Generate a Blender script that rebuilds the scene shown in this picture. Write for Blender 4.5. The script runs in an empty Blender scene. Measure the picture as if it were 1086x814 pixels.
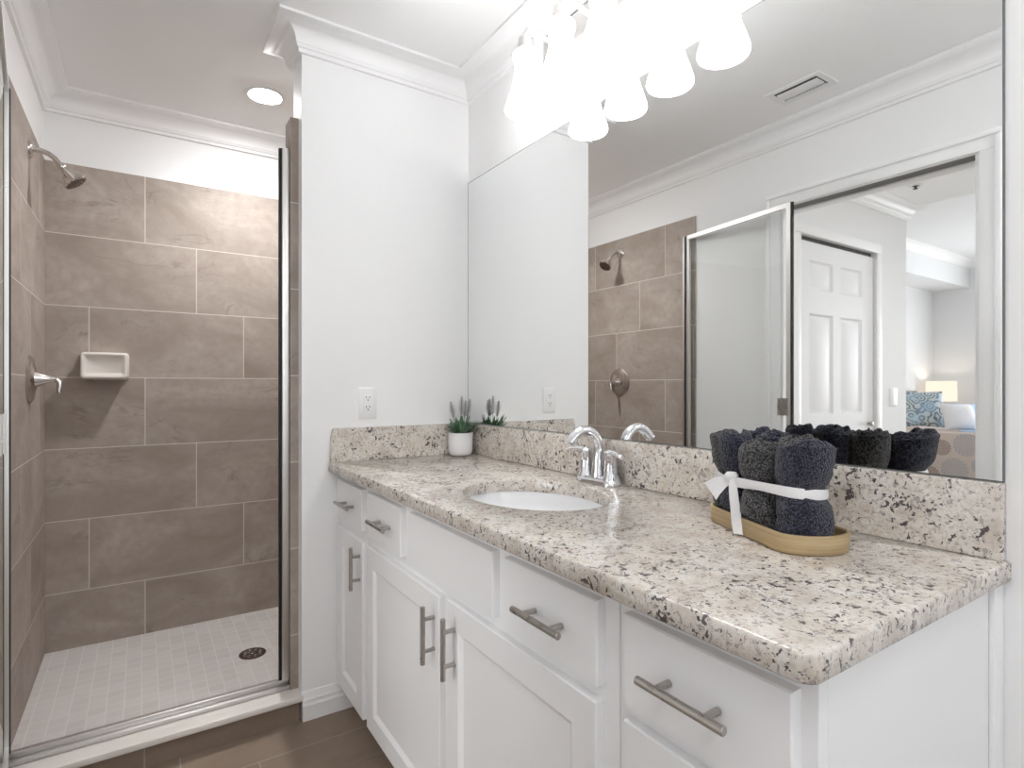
import bpy, bmesh, math, random
from mathutils import Vector, Matrix, noise
C = bpy.context.scene.collection
SC = bpy.context.scene
random.seed(7)

# ------------------------------------------------------------------ camera, world, fill lights, exposure
EYE = 1.164
cam_d = bpy.data.cameras.new('camera')
cam = bpy.data.objects.new('camera', cam_d); C.objects.link(cam)
cam_d.sensor_fit = 'HORIZONTAL'; cam_d.sensor_width = 36.0
cam_d.lens = 597.53 / 1086 * 36.0
cam_d.shift_y = 2.28 / 1086
cam_d.clip_start = 0.02; cam_d.clip_end = 60
cam.location = (0, 0, EYE)
cam.rotation_euler = (math.pi / 2, 0, -0.5816)
SC.camera = cam
SC.view_settings.view_transform = 'Standard'
SC.view_settings.look = 'None'
SC.view_settings.exposure = 0.20
SC.view_settings.gamma = 1.0
SC.view_settings.use_curve_mapping = False
SC.cycles.use_denoising = True
SC.cycles.max_bounces = 14
SC.cycles.diffuse_bounces = 8
SC.cycles.glossy_bounces = 8
SC.cycles.transparent_max_bounces = 12
SC.cycles.sample_clamp_indirect = 6.0
SC.cycles.caustics_reflective = False
SC.cycles.caustics_refractive = False

world = bpy.data.worlds.new('world'); SC.world = world
world.use_nodes = True
world.node_tree.nodes['Background'].inputs[0].default_value = (0.85, 0.92, 1.0, 1)
world.node_tree.nodes['Background'].inputs[1].default_value = 1.0

P_SHADE = 12          # glowing glass shades of the vanity light
P_BULB = 0.2
P_CAN = 44           # recessed can in the shower
P_WINDOW_FILL = 7        # fill light at the window added behind the camera
P_BEDWIN_FILL = 3       # fill light at the added bedroom side window
P_HALL_FILL = 9.5          # fill lamp added on the bedroom entry ceiling
P_DOME_FILL = 24          # glowing dome added on the bathroom ceiling as unseen fill
P_FAR_FILL = 88             # fill light at the window added in the far bedroom wall


def area_light(name, loc, rot, sx, sy, power, color=(1, 1, 1)):
    d = bpy.data.lights.new(name, 'AREA'); d.shape = 'RECTANGLE'; d.size = sx; d.size_y = sy
    d.energy = power; d.color = color
    o = bpy.data.objects.new(name, d); C.objects.link(o)
    o.location = loc; o.rotation_euler = rot
    return o


BXF0 = -7.2
# unseen fill lights stand at added windows (bathroom back, bedroom far and side walls)
area_light('window_fill', (0.30, -1.52, 1.35), (math.pi / 2, 0, 0), 1.3, 1.6, P_WINDOW_FILL, (0.96, 0.98, 1.0))
area_light('far_window_fill', (BXF0 + 0.05, 0.9, 1.4), (math.pi / 2, 0, -math.pi / 2), 2.0, 1.8, P_FAR_FILL, (0.96, 0.98, 1.0))
area_light('bedroom_window_fill', (-4.6, -1.42, 1.4), (math.pi / 2, 0, 0), 2.6, 1.8, P_BEDWIN_FILL, (0.95, 0.98, 1.0))

# ------------------------------------------------------------------ measures of the place
XM, YE, XL, YB = 1.1302, 2.0464, -0.348, 3.0665
ZC = 2.415                       # ceiling
XP = 0.467                       # free edge of the partition
YP = 2.17                        # rear of the partition
ZCT, ZCB, ZBS = 0.8926, 0.860, 1.0125    # counter top, underside, backsplash top
XCF, YCR = 0.5585, 0.305         # counter front, counter end
ZT, ZS = 2.116, 0.039            # tile top, shower floor
YBACK = -1.5


# ------------------------------------------------------------------ material helpers
class NT:
    def __init__(self, name):
        self.m = bpy.data.materials.new(name); self.m.use_nodes = True
        self.t = self.m.node_tree; self.t.nodes.clear()
        self.out = self.t.nodes.new('ShaderNodeOutputMaterial')

    def n(self, typ, **kw):
        nd = self.t.nodes.new(typ)
        for k, v in kw.items(): setattr(nd, k, v)
        return nd

    def l(self, a, b): self.t.links.new(a, b)

    def val(self, sock, v):
        if hasattr(v, 'is_output'): self.l(v, sock)
        else: sock.default_value = v

    def math(self, op, a, b=0.0, c=None):
        nd = self.n('ShaderNodeMath', operation=op)
        self.val(nd.inputs[0], a); self.val(nd.inputs[1], b)
        if c is not None: self.val(nd.inputs[2], c)
        return nd.outputs[0]

    def mix(self, f, a, b, blend='MIX'):
        nd = self.n('ShaderNodeMix', data_type='RGBA', blend_type=blend)
        self.val(nd.inputs[0], f)
        for s, v in ((nd.inputs[6], a), (nd.inputs[7], b)):
            if hasattr(v, 'is_output'): self.l(v, s)
            else: s.default_value = (*v, 1)
        return nd.outputs[2]

    def coord(self): return self.n('ShaderNodeTexCoord').outputs['Object']

    def mapping(self, co, scale=(1, 1, 1), loc=(0, 0, 0), rot=(0, 0, 0)):
        nd = self.n('ShaderNodeMapping'); self.l(co, nd.inputs[0])
        nd.inputs['Scale'].default_value = scale; nd.inputs['Location'].default_value = loc
        nd.inputs['Rotation'].default_value = rot
        return nd.outputs[0]

    def noise(self, co, scale, detail=3, rough=0.5, dist=0.0):
        nd = self.n('ShaderNodeTexNoise'); self.l(co, nd.inputs['Vector'])
        nd.inputs['Scale'].default_value = scale; nd.inputs['Detail'].default_value = detail
        nd.inputs['Roughness'].default_value = rough; nd.inputs['Distortion'].default_value = dist
        return nd.outputs['Fac']

    def ramp(self, f, stops):
        nd = self.n('ShaderNodeValToRGB'); self.l(f, nd.inputs[0])
        e = nd.color_ramp.elements
        while len(e) < len(stops): e.new(0.5)
        for k, (p, c) in zip(e, stops):
            k.position = p; k.color = (*c, 1) if not isinstance(c, float) else (c, c, c, 1)
        return nd.outputs[0]

    def bsdf(self, color, rough=0.5, metal=0.0, bump=None, bump_d=0.01, bump_s=0.5, spec=0.5, coat=0.0, sheen=0.0):
        b = self.n('ShaderNodeBsdfPrincipled')
        if hasattr(color, 'is_output'): self.l(color, b.inputs['Base Color'])
        else: b.inputs['Base Color'].default_value = (*color, 1)
        self.val(b.inputs['Roughness'], rough); self.val(b.inputs['Metallic'], metal)
        b.inputs['Specular IOR Level'].default_value = spec
        b.inputs['Coat Weight'].default_value = coat
        b.inputs['Coat Roughness'].default_value = 0.05
        b.inputs['Sheen Weight'].default_value = sheen
        if bump is not None:
            bn = self.n('ShaderNodeBump'); self.l(bump, bn.inputs['Height'])
            bn.inputs['Distance'].default_value = bump_d; bn.inputs['Strength'].default_value = bump_s
            self.l(bn.outputs[0], b.inputs['Normal'])
        self.l(b.outputs[0], self.out.inputs[0])
        return b


def paint(name, col, rough=0.55, spec=0.3, tex=0.0, scale=220):
    t = NT(name); co = t.coord()
    n = t.noise(co, 3.0, 3)
    c = t.mix(n, tuple(x * 0.985 for x in col), col)
    bump = t.noise(co, scale, 3) if tex else None
    t.bsdf(c, rough, bump=bump, bump_d=0.002, bump_s=tex, spec=spec)
    return t.m


def metal(name, col, rough, brushed=None):
    t = NT(name); co = t.coord()
    if brushed:
        n = t.noise(t.mapping(co, brushed), 60, 3)
        r = t.math('MULTIPLY_ADD', n, 0.18, rough - 0.09)
        t.bsdf(t.mix(n, tuple(x * 0.86 for x in col), col), r, 1.0)
    else:
        n = t.noise(co, 30, 2)
        t.bsdf(col, t.math('MULTIPLY_ADD', n, 0.03, rough), 1.0)
    return t.m


def granite():
    t = NT('granite'); co = t.coord()
    warp = t.n('ShaderNodeTexNoise'); t.l(co, warp.inputs['Vector']); warp.inputs['Scale'].default_value = 55; warp.inputs['Detail'].default_value = 3
    vm = t.n('ShaderNodeVectorMath', operation='MULTIPLY_ADD'); t.l(warp.outputs['Color'], vm.inputs[0])
    vm.inputs[1].default_value = (0.016,) * 3; t.l(co, vm.inputs[2])
    w = vm.outputs[0]
    base = t.ramp(t.noise(co, 17, 5, 0.62), [(0.30, (0.52, 0.45, 0.385)), (0.45, (0.63, 0.575, 0.51)), (0.58, (0.72, 0.685, 0.635)), (0.72, (0.60, 0.51, 0.42))])
    fine = t.noise(w, 170, 3, 0.65)
    c = t.mix(t.ramp(fine, [(0.50, 0.0), (0.62, 0.60)]), base, (0.47, 0.43, 0.40))
    tan = t.ramp(t.noise(w, 60, 4, 0.6, 0.6), [(0.56, 0.0), (0.65, 0.65)])
    c = t.mix(tan, c, (0.47, 0.38, 0.30))
    cl = t.math('SUBTRACT', t.noise(co, 15, 3), 0.5)
    def blot(scale, lo, hi, gain, col_, am, seedv):
        nn = t.noise(t.mapping(w, (1, 1, 1), (seedv, seedv * 2, -seedv)), scale, 4, 0.55, 0.4)
        k = t.math('MULTIPLY_ADD', cl, gain, nn)
        return t.mix(t.ramp(k, [(lo, 0.0), (hi, am)]), c, col_)
    c = blot(95, 0.585, 0.615, 0.15, (0.30, 0.265, 0.255), 0.75, 3.0)
    c = blot(150, 0.630, 0.650, 0.10, (0.055, 0.045, 0.048), 0.92, 7.0)
    c = blot(80, 0.620, 0.640, 0.32, t.mix(t.noise(co, 140, 2), (0.03, 0.026, 0.03), (0.13, 0.10, 0.105)), 0.96, 11.0)
    t.bsdf(c, 0.17, spec=0.6, bump=t.noise(co, 200, 2), bump_d=0.0004, bump_s=0.2)
    return t.m


def tiles(name, u_axis, u0, step, tw=0.6128, th=0.3064, z0=1.2017, cols=((0.30, 0.248, 0.212), (0.46, 0.402, 0.358)), grout=(0.62, 0.575, 0.53), horizontal=False, gap=0.0040):
    """large stone-look porcelain tiles laid with a one-third offset"""
    t = NT(name); co = t.coord()
    s = t.n('ShaderNodeSeparateXYZ'); t.l(co, s.inputs[0])
    U = s.outputs[u_axis]
    Vv = s.outputs[1 if horizontal else 2]
    row_f = t.math('DIVIDE', t.math('SUBTRACT', Vv, z0), th)
    row = t.math('FLOOR', row_f)
    uu = t.math('ADD', t.math('DIVIDE', t.math('SUBTRACT', U, u0), tw), t.math('MULTIPLY', row, step))
    col = t.math('FLOOR', uu)
    fu = t.math('MULTIPLY', t.math('SUBTRACT', uu, col), tw)
    fv = t.math('MULTIPLY', t.math('SUBTRACT', row_f, row), th)
    du = t.math('MINIMUM', fu, t.math('SUBTRACT', tw, fu))
    dv = t.math('MINIMUM', fv, t.math('SUBTRACT', th, fv))
    dd = t.math('MINIMUM', du, dv)
    g = t.math('LESS_THAN', dd, gap / 2)
    cid = t.n('ShaderNodeCombineXYZ'); t.l(col, cid.inputs[0]); t.l(row, cid.inputs[1])
    wn = t.n('ShaderNodeTexWhiteNoise', noise_dimensions='3D'); t.l(cid.outputs[0], wn.inputs[0])
    off = t.n('ShaderNodeVectorMath', operation='MULTIPLY_ADD'); t.l(wn.outputs['Color'], off.inputs[0]); off.inputs[1].default_value = (7, 7, 7); t.l(co, off.inputs[2])
    p = off.outputs[0]
    sc = [1, 1, 1]; sc[u_axis] = 0.55
    n1 = t.noise(t.mapping(p, tuple(sc)), 4.5, 6, 0.62, 0.9)
    n2 = t.noise(p, 28, 4, 0.6)
    base = t.ramp(n1, [(0.30, cols[0]), (0.52, tuple((a + b) / 2 for a, b in zip(*cols))), (0.70, cols[1])])
    base = t.mix(t.ramp(n2, [(0.40, 0.0), (0.70, 0.45)]), base, cols[0])
    # thin dark slate seams
    nv = t.noise(t.mapping(p, tuple(sc)), 2.6, 5, 0.55, 1.6)
    vein = t.ramp(t.math('ABSOLUTE', t.math('SUBTRACT', nv, 0.5)), [(0.0, 0.42), (0.012, 0.0)])
    vmask = t.ramp(t.noise(p, 5, 2), [(0.5, 0.0), (0.62, 1.0)])
    base = t.mix(t.math('MULTIPLY', vein, vmask), base, (0.16, 0.135, 0.12))
    bri = t.math('MULTIPLY_ADD', wn.outputs['Value'], 0.10, 0.95)
    sc_ = t.n('ShaderNodeVectorMath', operation='SCALE'); t.l(base, sc_.inputs[0]); t.l(bri, sc_.inputs['Scale'])
    c = t.mix(g, sc_.outputs[0], grout)
    h = t.math('ADD', t.math('MULTIPLY', n1, 0.25), t.math('MULTIPLY', t.math('SUBTRACT', 1.0, g), 1.0))
    t.bsdf(c, t.math('MULTIPLY_ADD', g, 0.25, 0.55), bump=h, bump_d=0.0012, bump_s=0.6, spec=0.22)
    return t.m


def mosaic(name, pitch=0.052, col=((0.58, 0.545, 0.52), (0.64, 0.605, 0.58)), grout=(0.71, 0.68, 0.655)):
    t = NT(name); co = t.coord()
    s = t.n('ShaderNodeSeparateXYZ'); t.l(co, s.inputs[0])
    ds = []; ids = []
    for k in (0, 1):
        f = t.math('DIVIDE', s.outputs[k], pitch); i = t.math('FLOOR', f); fr = t.math('SUBTRACT', f, i)
        ds.append(t.math('MINIMUM', fr, t.math('SUBTRACT', 1.0, fr))); ids.append(i)
    g = t.math('LESS_THAN', t.math('MINIMUM', *ds), 0.035)
    cid = t.n('ShaderNodeCombineXYZ'); t.l(ids[0], cid.inputs[0]); t.l(ids[1], cid.inputs[1])
    wn = t.n('ShaderNodeTexWhiteNoise', noise_dimensions='3D'); t.l(cid.outputs[0], wn.inputs[0])
    c = t.mix(g, t.mix(wn.outputs['Value'], *col), grout)
    t.bsdf(c, 0.4, bump=t.math('SUBTRACT', 1.0, g), bump_d=0.001, bump_s=0.4)
    return t.m


def terry(name, dark, light):
    t = NT(name); co = t.coord()
    v = t.n('ShaderNodeTexVoronoi'); t.l(co, v.inputs['Vector']); v.inputs['Scale'].default_value = 330
    n = t.noise(co, 420, 3, 0.7)
    k = t.math('ADD', t.math('MULTIPLY', v.outputs['Distance'], 0.9), t.math('MULTIPLY', n, 0.5))
    c = t.ramp(k, [(0.38, light), (0.62, tuple((a + b) / 2.6 for a, b in zip(dark, light))), (0.86, dark)])
    h = t.math('SUBTRACT', 1.0, k)
    t.bsdf(c, 0.95, bump=h, bump_d=0.004, bump_s=1.0, spec=0.1, sheen=0.25)
    return t.m


def wood_tray():
    t = NT('bamboo'); co = t.coord()
    n = t.noise(t.mapping(co, (5, 5, 260)), 1.0, 4, 0.6)
    n2 = t.noise(t.mapping(co, (9, 9, 40)), 3.0, 3)
    c = t.ramp(n, [(0.30, (0.31, 0.21, 0.10)), (0.5, (0.42, 0.31, 0.165)), (0.7, (0.52, 0.40, 0.235))])
    c = t.mix(t.math('MULTIPLY', n2, 0.3), c, (0.36, 0.26, 0.13))
    t.bsdf(c, 0.42, bump=n, bump_d=0.0006, bump_s=0.4)
    return t.m


def glass():
    t = NT('clear_glass')
    tr = t.n('ShaderNodeBsdfTransparent'); tr.inputs[0].default_value = (0.985, 0.99, 0.987, 1)
    gl = t.n('ShaderNodeBsdfGlossy'); gl.inputs['Roughness'].default_value = 0.0; gl.inputs[0].default_value = (0.95, 0.97, 0.96, 1)
    fr = t.n('ShaderNodeFresnel')
    geo = t.n('ShaderNodeNewGeometry')
    t.l(t.math('MULTIPLY_ADD', geo.outputs['Backfacing'], 1 / 1.45 - 1.45, 1.45), fr.inputs['IOR'])
    mx = t.n('ShaderNodeMixShader'); t.l(fr.outputs[0], mx.inputs[0]); t.l(tr.outputs[0], mx.inputs[1]); t.l(gl.outputs[0], mx.inputs[2])
    t.l(mx.outputs[0], t.out.inputs[0])
    return t.m


def emit(name, col, strength):
    t = NT(name); e = t.n('ShaderNodeEmission'); e.inputs[0].default_value = (*col, 1); e.inputs[1].default_value = strength
    t.l(e.outputs[0], t.out.inputs[0]); return t.m


def shade_glass():
    """opal glass lit from within, a little dimmer at its thick neck and rim"""
    t = NT('opal_shade_glass')
    b = t.bsdf((0.9, 0.9, 0.88), 0.25)
    s = t.n('ShaderNodeSeparateXYZ'); t.l(t.coord(), s.inputs[0])
    k = t.ramp(t.math('DIVIDE', s.outputs[2], 0.2), [(0.0, 0.75), (0.12, 0.62), (0.3, 1.0), (0.62, 0.9), (0.85, 0.55), (1.0, 0.45)])
    b.inputs['Emission Color'].default_value = (0.985, 0.99, 1.0, 1)
    t.l(t.math('MULTIPLY', k, P_SHADE), b.inputs['Emission Strength'])
    return t.m


def bedspread():
    """linen coverlet printed with dotted medallions"""
    t = NT('printed_linen'); co = t.coord()
    s = t.n('ShaderNodeSeparateXYZ'); t.l(co, s.inputs[0])
    weave = t.noise(t.mapping(co, (1, 1, 3)), 70, 3)
    base = t.mix(weave, (0.56, 0.47, 0.42), (0.72, 0.645, 0.60))
    col = base
    # medallions on the near face: centre (y, z), radius, colour (brown or grey blue)
    for (cy, cz, r, cc) in MEDALS:
        dy = t.math('SUBTRACT', s.outputs[1], cy); dz = t.math('SUBTRACT', s.outputs[2], cz)
        rr = t.math('SQRT', t.math('ADD', t.math('MULTIPLY', dy, dy), t.math('MULTIPLY', dz, dz)))
        q = t.math('DIVIDE', rr, r)
        an = t.math('ARCTAN2', dz, dy)
        inside = t.math('LESS_THAN', q, 1.0)
        petals = t.math('SINE', t.math('MULTIPLY', an, 18.0))
        rings = t.math('SINE', t.math('MULTIPLY', q, 22.0))
        dots = t.math('GREATER_THAN', t.math('MULTIPLY', petals, rings), -0.12)
        m = t.math('MULTIPLY', inside, t.math('MULTIPLY', dots, 0.8))
        col = t.mix(m, col, cc)
    t.bsdf(col, 0.9, bump=weave, bump_d=0.002, bump_s=0.5, spec=0.1)
    return t.m


MEDALS = [(2.835, 0.535, 0.115, (0.20, 0.14, 0.11)), (2.545, 0.50, 0.085, (0.17, 0.12, 0.10)), (2.325, 0.545, 0.12, (0.36, 0.37, 0.42)),
          (2.43, 0.27, 0.125, (0.36, 0.38, 0.42)), (2.66, 0.19, 0.10, (0.22, 0.15, 0.12)), (2.20, 0.33, 0.085, (0.34, 0.36, 0.42)),
          (2.05, 0.55, 0.10, (0.20, 0.14, 0.11)), (1.9, 0.3, 0.115, (0.36, 0.37, 0.42))]


def pillow_print():
    t = NT('medallion_cushion_fabric'); co = t.coord()
    v = t.n('ShaderNodeTexVoronoi'); t.l(co, v.inputs['Vector']); v.inputs['Scale'].default_value = 8.5
    rings = t.math('SINE', t.math('MULTIPLY', v.outputs['Distance'], 26.0))
    n = t.noise(co, 45, 3)
    k = t.math('GREATER_THAN', t.math('ADD', rings, t.math('MULTIPLY', n, 1.4)), 0.85)
    c = t.mix(k, (0.56, 0.62, 0.64), (0.17, 0.22, 0.26))
    c = t.mix(t.ramp(t.noise(co, 6, 2), [(0.45, 0.0), (0.6, 0.55)]), c, (0.35, 0.52, 0.70))
    t.bsdf(c, 0.9, spec=0.1)
    return t.m


def fabric(name, a, b, scale=120):
    t = NT(name); co = t.coord(); n = t.noise(co, scale, 3)
    t.bsdf(t.mix(n, a, b), 0.9, bump=n, bump_d=0.002, bump_s=0.4, spec=0.1); return t.m


def leaf_mat(name, a, b):
    t = NT(name); co = t.coord(); n = t.noise(co, 90, 2)
    t.bsdf(t.mix(n, a, b), 0.55); return t.m


M = dict(
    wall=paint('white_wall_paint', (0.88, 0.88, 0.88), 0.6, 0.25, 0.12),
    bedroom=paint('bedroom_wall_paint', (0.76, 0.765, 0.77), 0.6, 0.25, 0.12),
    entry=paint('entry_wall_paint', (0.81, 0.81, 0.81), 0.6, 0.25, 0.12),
    ceiling=paint('ceiling_paint', (0.91, 0.91, 0.91), 0.8, 0.15, 0.25, 140),
    trim=paint('trim_enamel', (0.88, 0.88, 0.88), 0.35, 0.4),
    cabinet=paint('white_cabinet_lacquer', (0.87, 0.87, 0.875), 0.32, 0.4),
    recess=paint('dark_recess', (0.09, 0.085, 0.08), 0.8, 0.1),
    track=paint('grey_head_strip', (0.24, 0.235, 0.23), 0.7, 0.1),  # plain grey of the strip in the doorway head
    door=paint('door_enamel', (0.81, 0.81, 0.82), 0.4, 0.35),
    granite=granite(),
    tile_back=tiles('shower_tile_back', 0, 0.0135 + 2 / 3 * 0.6128, 1 / 3),
    tile_side=tiles('shower_tile_side', 1, 2.287 + 2 / 3 * 0.6128, 1 / 3),
    floor=tiles('floor_tile', 0, 0.1, 1 / 3, z0=0.05, horizontal=True, cols=((0.22, 0.165, 0.125), (0.29, 0.225, 0.175)), grout=(0.36, 0.31, 0.27)),
    curbface=tiles('curb_tile', 0, 0.62, 0.0, z0=-0.22, cols=((0.22, 0.165, 0.125), (0.29, 0.225, 0.175)), grout=(0.36, 0.31, 0.27)),
    mosaic=mosaic('shower_floor_mosaic'),
    marble=paint('cream_marble', (0.78, 0.735, 0.69), 0.25, 0.5),
    chrome=metal('chrome', (0.80, 0.80, 0.82), 0.04),
    nickel=metal('polished_nickel', (0.66, 0.62, 0.59), 0.13),
    brushed=metal('brushed_nickel', (0.50, 0.47, 0.44), 0.30, (1, 1, 1)),
    frame=metal('polished_aluminium', (0.74, 0.72, 0.705), 0.38),
    bronze=metal('drain_bronze', (0.16, 0.12, 0.10), 0.4),
    gasket=paint('black_gasket', (0.02, 0.02, 0.02), 0.5, 0.3),
    mirror=metal('mirror_silver', (0.93, 0.94, 0.935), 0.0),
    mirror_edge=paint('mirror_edge', (0.16, 0.17, 0.165), 0.4, 0.4),
    porcelain=paint('porcelain', (0.84, 0.84, 0.85), 0.1, 0.5),
    ceramic=paint('ivory_ceramic', (0.78, 0.73, 0.68), 0.15, 0.5),
    plastic=paint('white_plastic', (0.84, 0.84, 0.84), 0.35, 0.4),
    slot=paint('dark_slot', (0.06, 0.06, 0.06), 0.6, 0.2),
    pot=paint('matte_white_pot', (0.78, 0.775, 0.79), 0.5, 0.3),
    soil=paint('dark_soil', (0.05, 0.04, 0.03), 0.95, 0.05),
    leaf=leaf_mat('green_leaf', (0.035, 0.10, 0.045), (0.10, 0.22, 0.11)),
    sage=leaf_mat('grey_green_leaf', (0.09, 0.17, 0.11), (0.20, 0.30, 0.21)),
    lavender=leaf_mat('dusty_lavender', (0.40, 0.36, 0.39), (0.60, 0.555, 0.585)),
    navy=terry('navy_terry', (0.010, 0.012, 0.024), (0.085, 0.09, 0.135)),
    grey=terry('charcoal_terry', (0.020, 0.020, 0.023), (0.21, 0.205, 0.205)),
    ribbon=fabric('white_ribbon', (0.74, 0.73, 0.74), (0.86, 0.85, 0.86), 260),
    bamboo=wood_tray(),
    glass=glass(),
    shade=shade_glass(),
    dome=emit('fill_dome_glass', (0.985, 0.99, 1.0), P_DOME_FILL),
    shower_lens=emit('shower_lens', (0.985, 0.99, 1.0), 170.0),
    can=emit('can_lens', (1.0, 0.97, 0.93), 14.0),
    lampshade=emit('lit_lamp_shade', (1.0, 0.86, 0.70), 1.05),
    linen=bedspread(),
    cushion=pillow_print(),
    white_cloth=fabric('white_cotton', (0.72, 0.72, 0.74), (0.82, 0.82, 0.84), 40),
    blue_cloth=fabric('pale_blue_cotton', (0.42, 0.58, 0.80), (0.58, 0.72, 0.90), 40),
    carpet=fabric('beige_carpet', (0.48, 0.43, 0.38), (0.60, 0.55, 0.49), 200),
    wood=fabric('grey_wood', (0.16, 0.13, 0.11), (0.24, 0.20, 0.17), 20),
)


# ------------------------------------------------------------------ mesh helpers (all coordinates in the room's metres)
class MB:
    def __init__(self): self.b = bmesh.new()

    def box(self, x0, x1, y0, y1, z0, z1, bevel=0.0, seg=2):
        r = bmesh.ops.create_cube(self.b, size=1.0)
        for v in r['verts']:
            v.co = Vector(((x0 + x1) / 2 + v.co.x * (x1 - x0), (y0 + y1) / 2 + v.co.y * (y1 - y0), (z0 + z1) / 2 + v.co.z * (z1 - z0)))
        if bevel:
            es = list({e for v in r['verts'] for e in v.link_edges})
            bmesh.ops.bevel(self.b, geom=es, offset=bevel, segments=seg, profile=0.5, affect='EDGES')
        return self

    def rings(self, rings, closed=True, cap0=False, cap1=False):
        """skin a list of vertex rings"""
        vs = [[self.b.verts.new(p) for p in r] for r in rings]
        n = len(vs[0])
        for a, c in zip(vs, vs[1:]):
            for i in range(n if closed else n - 1):
                j = (i + 1) % n
                try: self.b.faces.new((a[i], a[j], c[j], c[i]))
                except ValueError: pass
        if cap0: self.b.faces.new(list(reversed(vs[0])))
        if cap1: self.b.faces.new(vs[-1])
        return self

    def lathe(self, prof, center=(0, 0, 0), axis='Z', seg=32, sx=1.0, sy=1.0, cap0=True, cap1=True):
        """prof: (radius, height) pairs along the axis"""
        c = Vector(center); rs = []
        for r, h in prof:
            ring = []
            for i in range(seg):
                a = 2 * math.pi * i / seg
                u, v = r * math.cos(a) * sx, r * math.sin(a) * sy
                p = {'Z': (u, v, h), 'X': (h, u, v), 'Y': (v, h, u)}[axis] if isinstance(axis, str) else None
                if p is None:
                    q = Vector((0, 0, 1)).rotation_difference(Vector(axis).normalized())
                    p = q @ Vector((u, v, h))
                ring.append(c + Vector(p))
            rs.append(ring)
        return self.rings(rs, True, cap0, cap1)

    def tube(self, pts, rad, seg=14, cap=True, flat=1.0):
        """round tube through pts; rad a number or one per point"""
        pts = [Vector(p) for p in pts]
        rad = [rad] * len(pts) if not hasattr(rad, '__len__') else list(rad)
        rs = []; side = None
        for i, p in enumerate(pts):
            d = (pts[min(i + 1, len(pts) - 1)] - pts[max(i - 1, 0)]).normalized()
            if side is None:
                side = d.cross(Vector((0, 0, 1)) if abs(d.z) < 0.9 else Vector((0, 1, 0))).normalized()
            else:
                side = (side - d * side.dot(d)).normalized()
            up = side.cross(d)
            rs.append([p + side * (rad[i] * math.cos(2 * math.pi * k / seg)) + up * (rad[i] * flat * math.sin(2 * math.pi * k / seg)) for k in range(seg)])
        return self.rings(rs, True, cap, cap)

    def prism(self, poly, z0, z1):
        """vertical prism over a plan polygon"""
        return self.rings([[(x, y, z0) for x, y in poly], [(x, y, z1) for x, y in poly]], True, True, True)

    def sweep(self, path, prof):
        """moulding: plan path, profile (d out to the path's left, z); mitred corners"""
        path = [Vector(p) for p in path]; rs = []
        for i, p in enumerate(path):
            a = (path[i] - path[i - 1]).normalized() if i > 0 else None
            c = (path[i + 1] - path[i]).normalized() if i < len(path) - 1 else None
            na = Vector((-a.y, a.x)) if a is not None else None
            nc = Vector((-c.y, c.x)) if c is not None else None
            if na is None: m = nc
            elif nc is None: m = na
            else:
                m = (na + nc); m = m / (m.length_squared / 2)
            rs.append([(p.x + m.x * d, p.y + m.y * d, z) for d, z in prof])
        return self.rings(rs, True, True, True)

    def build(self, name, mat, parent=None, loc=None, sharp=35, smooth=True):
        bmesh.ops.recalc_face_normals(self.b, faces=self.b.faces)
        me = bpy.data.meshes.new(name)
        o = bpy.data.objects.new(name, me); C.objects.link(o)
        origin = Vector((0, 0, 0))
        if parent is not None:
            origin = world_loc(parent)
        if loc is not None:
            lw = Vector(loc); bmesh.ops.translate(self.b, verts=self.b.verts, vec=-lw); o.location = lw - origin
        elif parent is not None:
            bmesh.ops.translate(self.b, verts=self.b.verts, vec=-origin)
        if parent is not None: o.parent = parent
        self.b.to_mesh(me); self.b.free()
        if smooth:
            for p in me.polygons: p.use_smooth = True
            me.set_sharp_from_angle(angle=math.radians(sharp))
        for m in (mat if isinstance(mat, (list, tuple)) else [mat]): me.materials.append(m)
        return o


def world_loc(o):
    v = Vector(o.location)
    while o.parent is not None:
        o = o.parent; v += Vector(o.location)
    return v


def tag(o, label=None, cat=None, group=None, kind=None):
    if label: o['label'] = label
    if cat: o['category'] = cat
    if group: o['group'] = group
    if kind: o['kind'] = kind
    return o


def thing(name, label, cat, loc, group=None):
    o = bpy.data.objects.new(name, None); C.objects.link(o); o.location = loc
    o.empty_display_size = 0.05
    return tag(o, label, cat, group)


def struct(name, mb, mat, label, parent=None, smooth=True):
    o = mb.build(name, mat, parent, smooth=smooth)
    if parent is None: tag(o, label, None, None, 'structure')
    return o


def arc(cx, cy, r, a0, a1, n):
    return [(cx + r * math.cos(math.radians(a0 + (a1 - a0) * i / n)), cy + r * math.sin(math.radians(a0 + (a1 - a0) * i / n))) for i in range(n + 1)]


# ================================================================== THE ROOM
T = 0.11
struct('floor', MB().box(XL - T, XM, YBACK, YE + 0.02, -0.08, 0.0), M['floor'], 'brown tiled bathroom floor in front of the vanity')
struct('ceiling', MB().box(XL - T, XM + T, YBACK - T, YB + T, ZC, ZC + 0.06), M['ceiling'], 'flat white bathroom ceiling')
struct('wall_right', MB().box(XM, XM + T, YBACK - T, YB + T, -0.08, ZC), M['wall'], 'white wall that carries the big mirror')
DZ, DY0, DY1 = 2.03, 0.794, 1.570                       # doorway in the left wall
w = MB()
w.box(XL - T, XL, YBACK - T, DY0, -0.08, ZC); w.box(XL - T, XL, DY1, YB + T, -0.08, ZC); w.box(XL - T, XL, DY0, DY1, DZ, ZC)
struct('wall_left', w, M['wall'], 'white wall with the open doorway to the bedroom')
struct('wall_shower', MB().box(XL, XM, YB, YB + T, -0.08, ZC), M['wall'], 'white wall above the tile at the back of the shower')
struct('wall_partition', MB().box(XP, XM, YE, YP, -0.08, ZC), M['wall'], 'white partition wall between the shower and the vanity')
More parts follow.
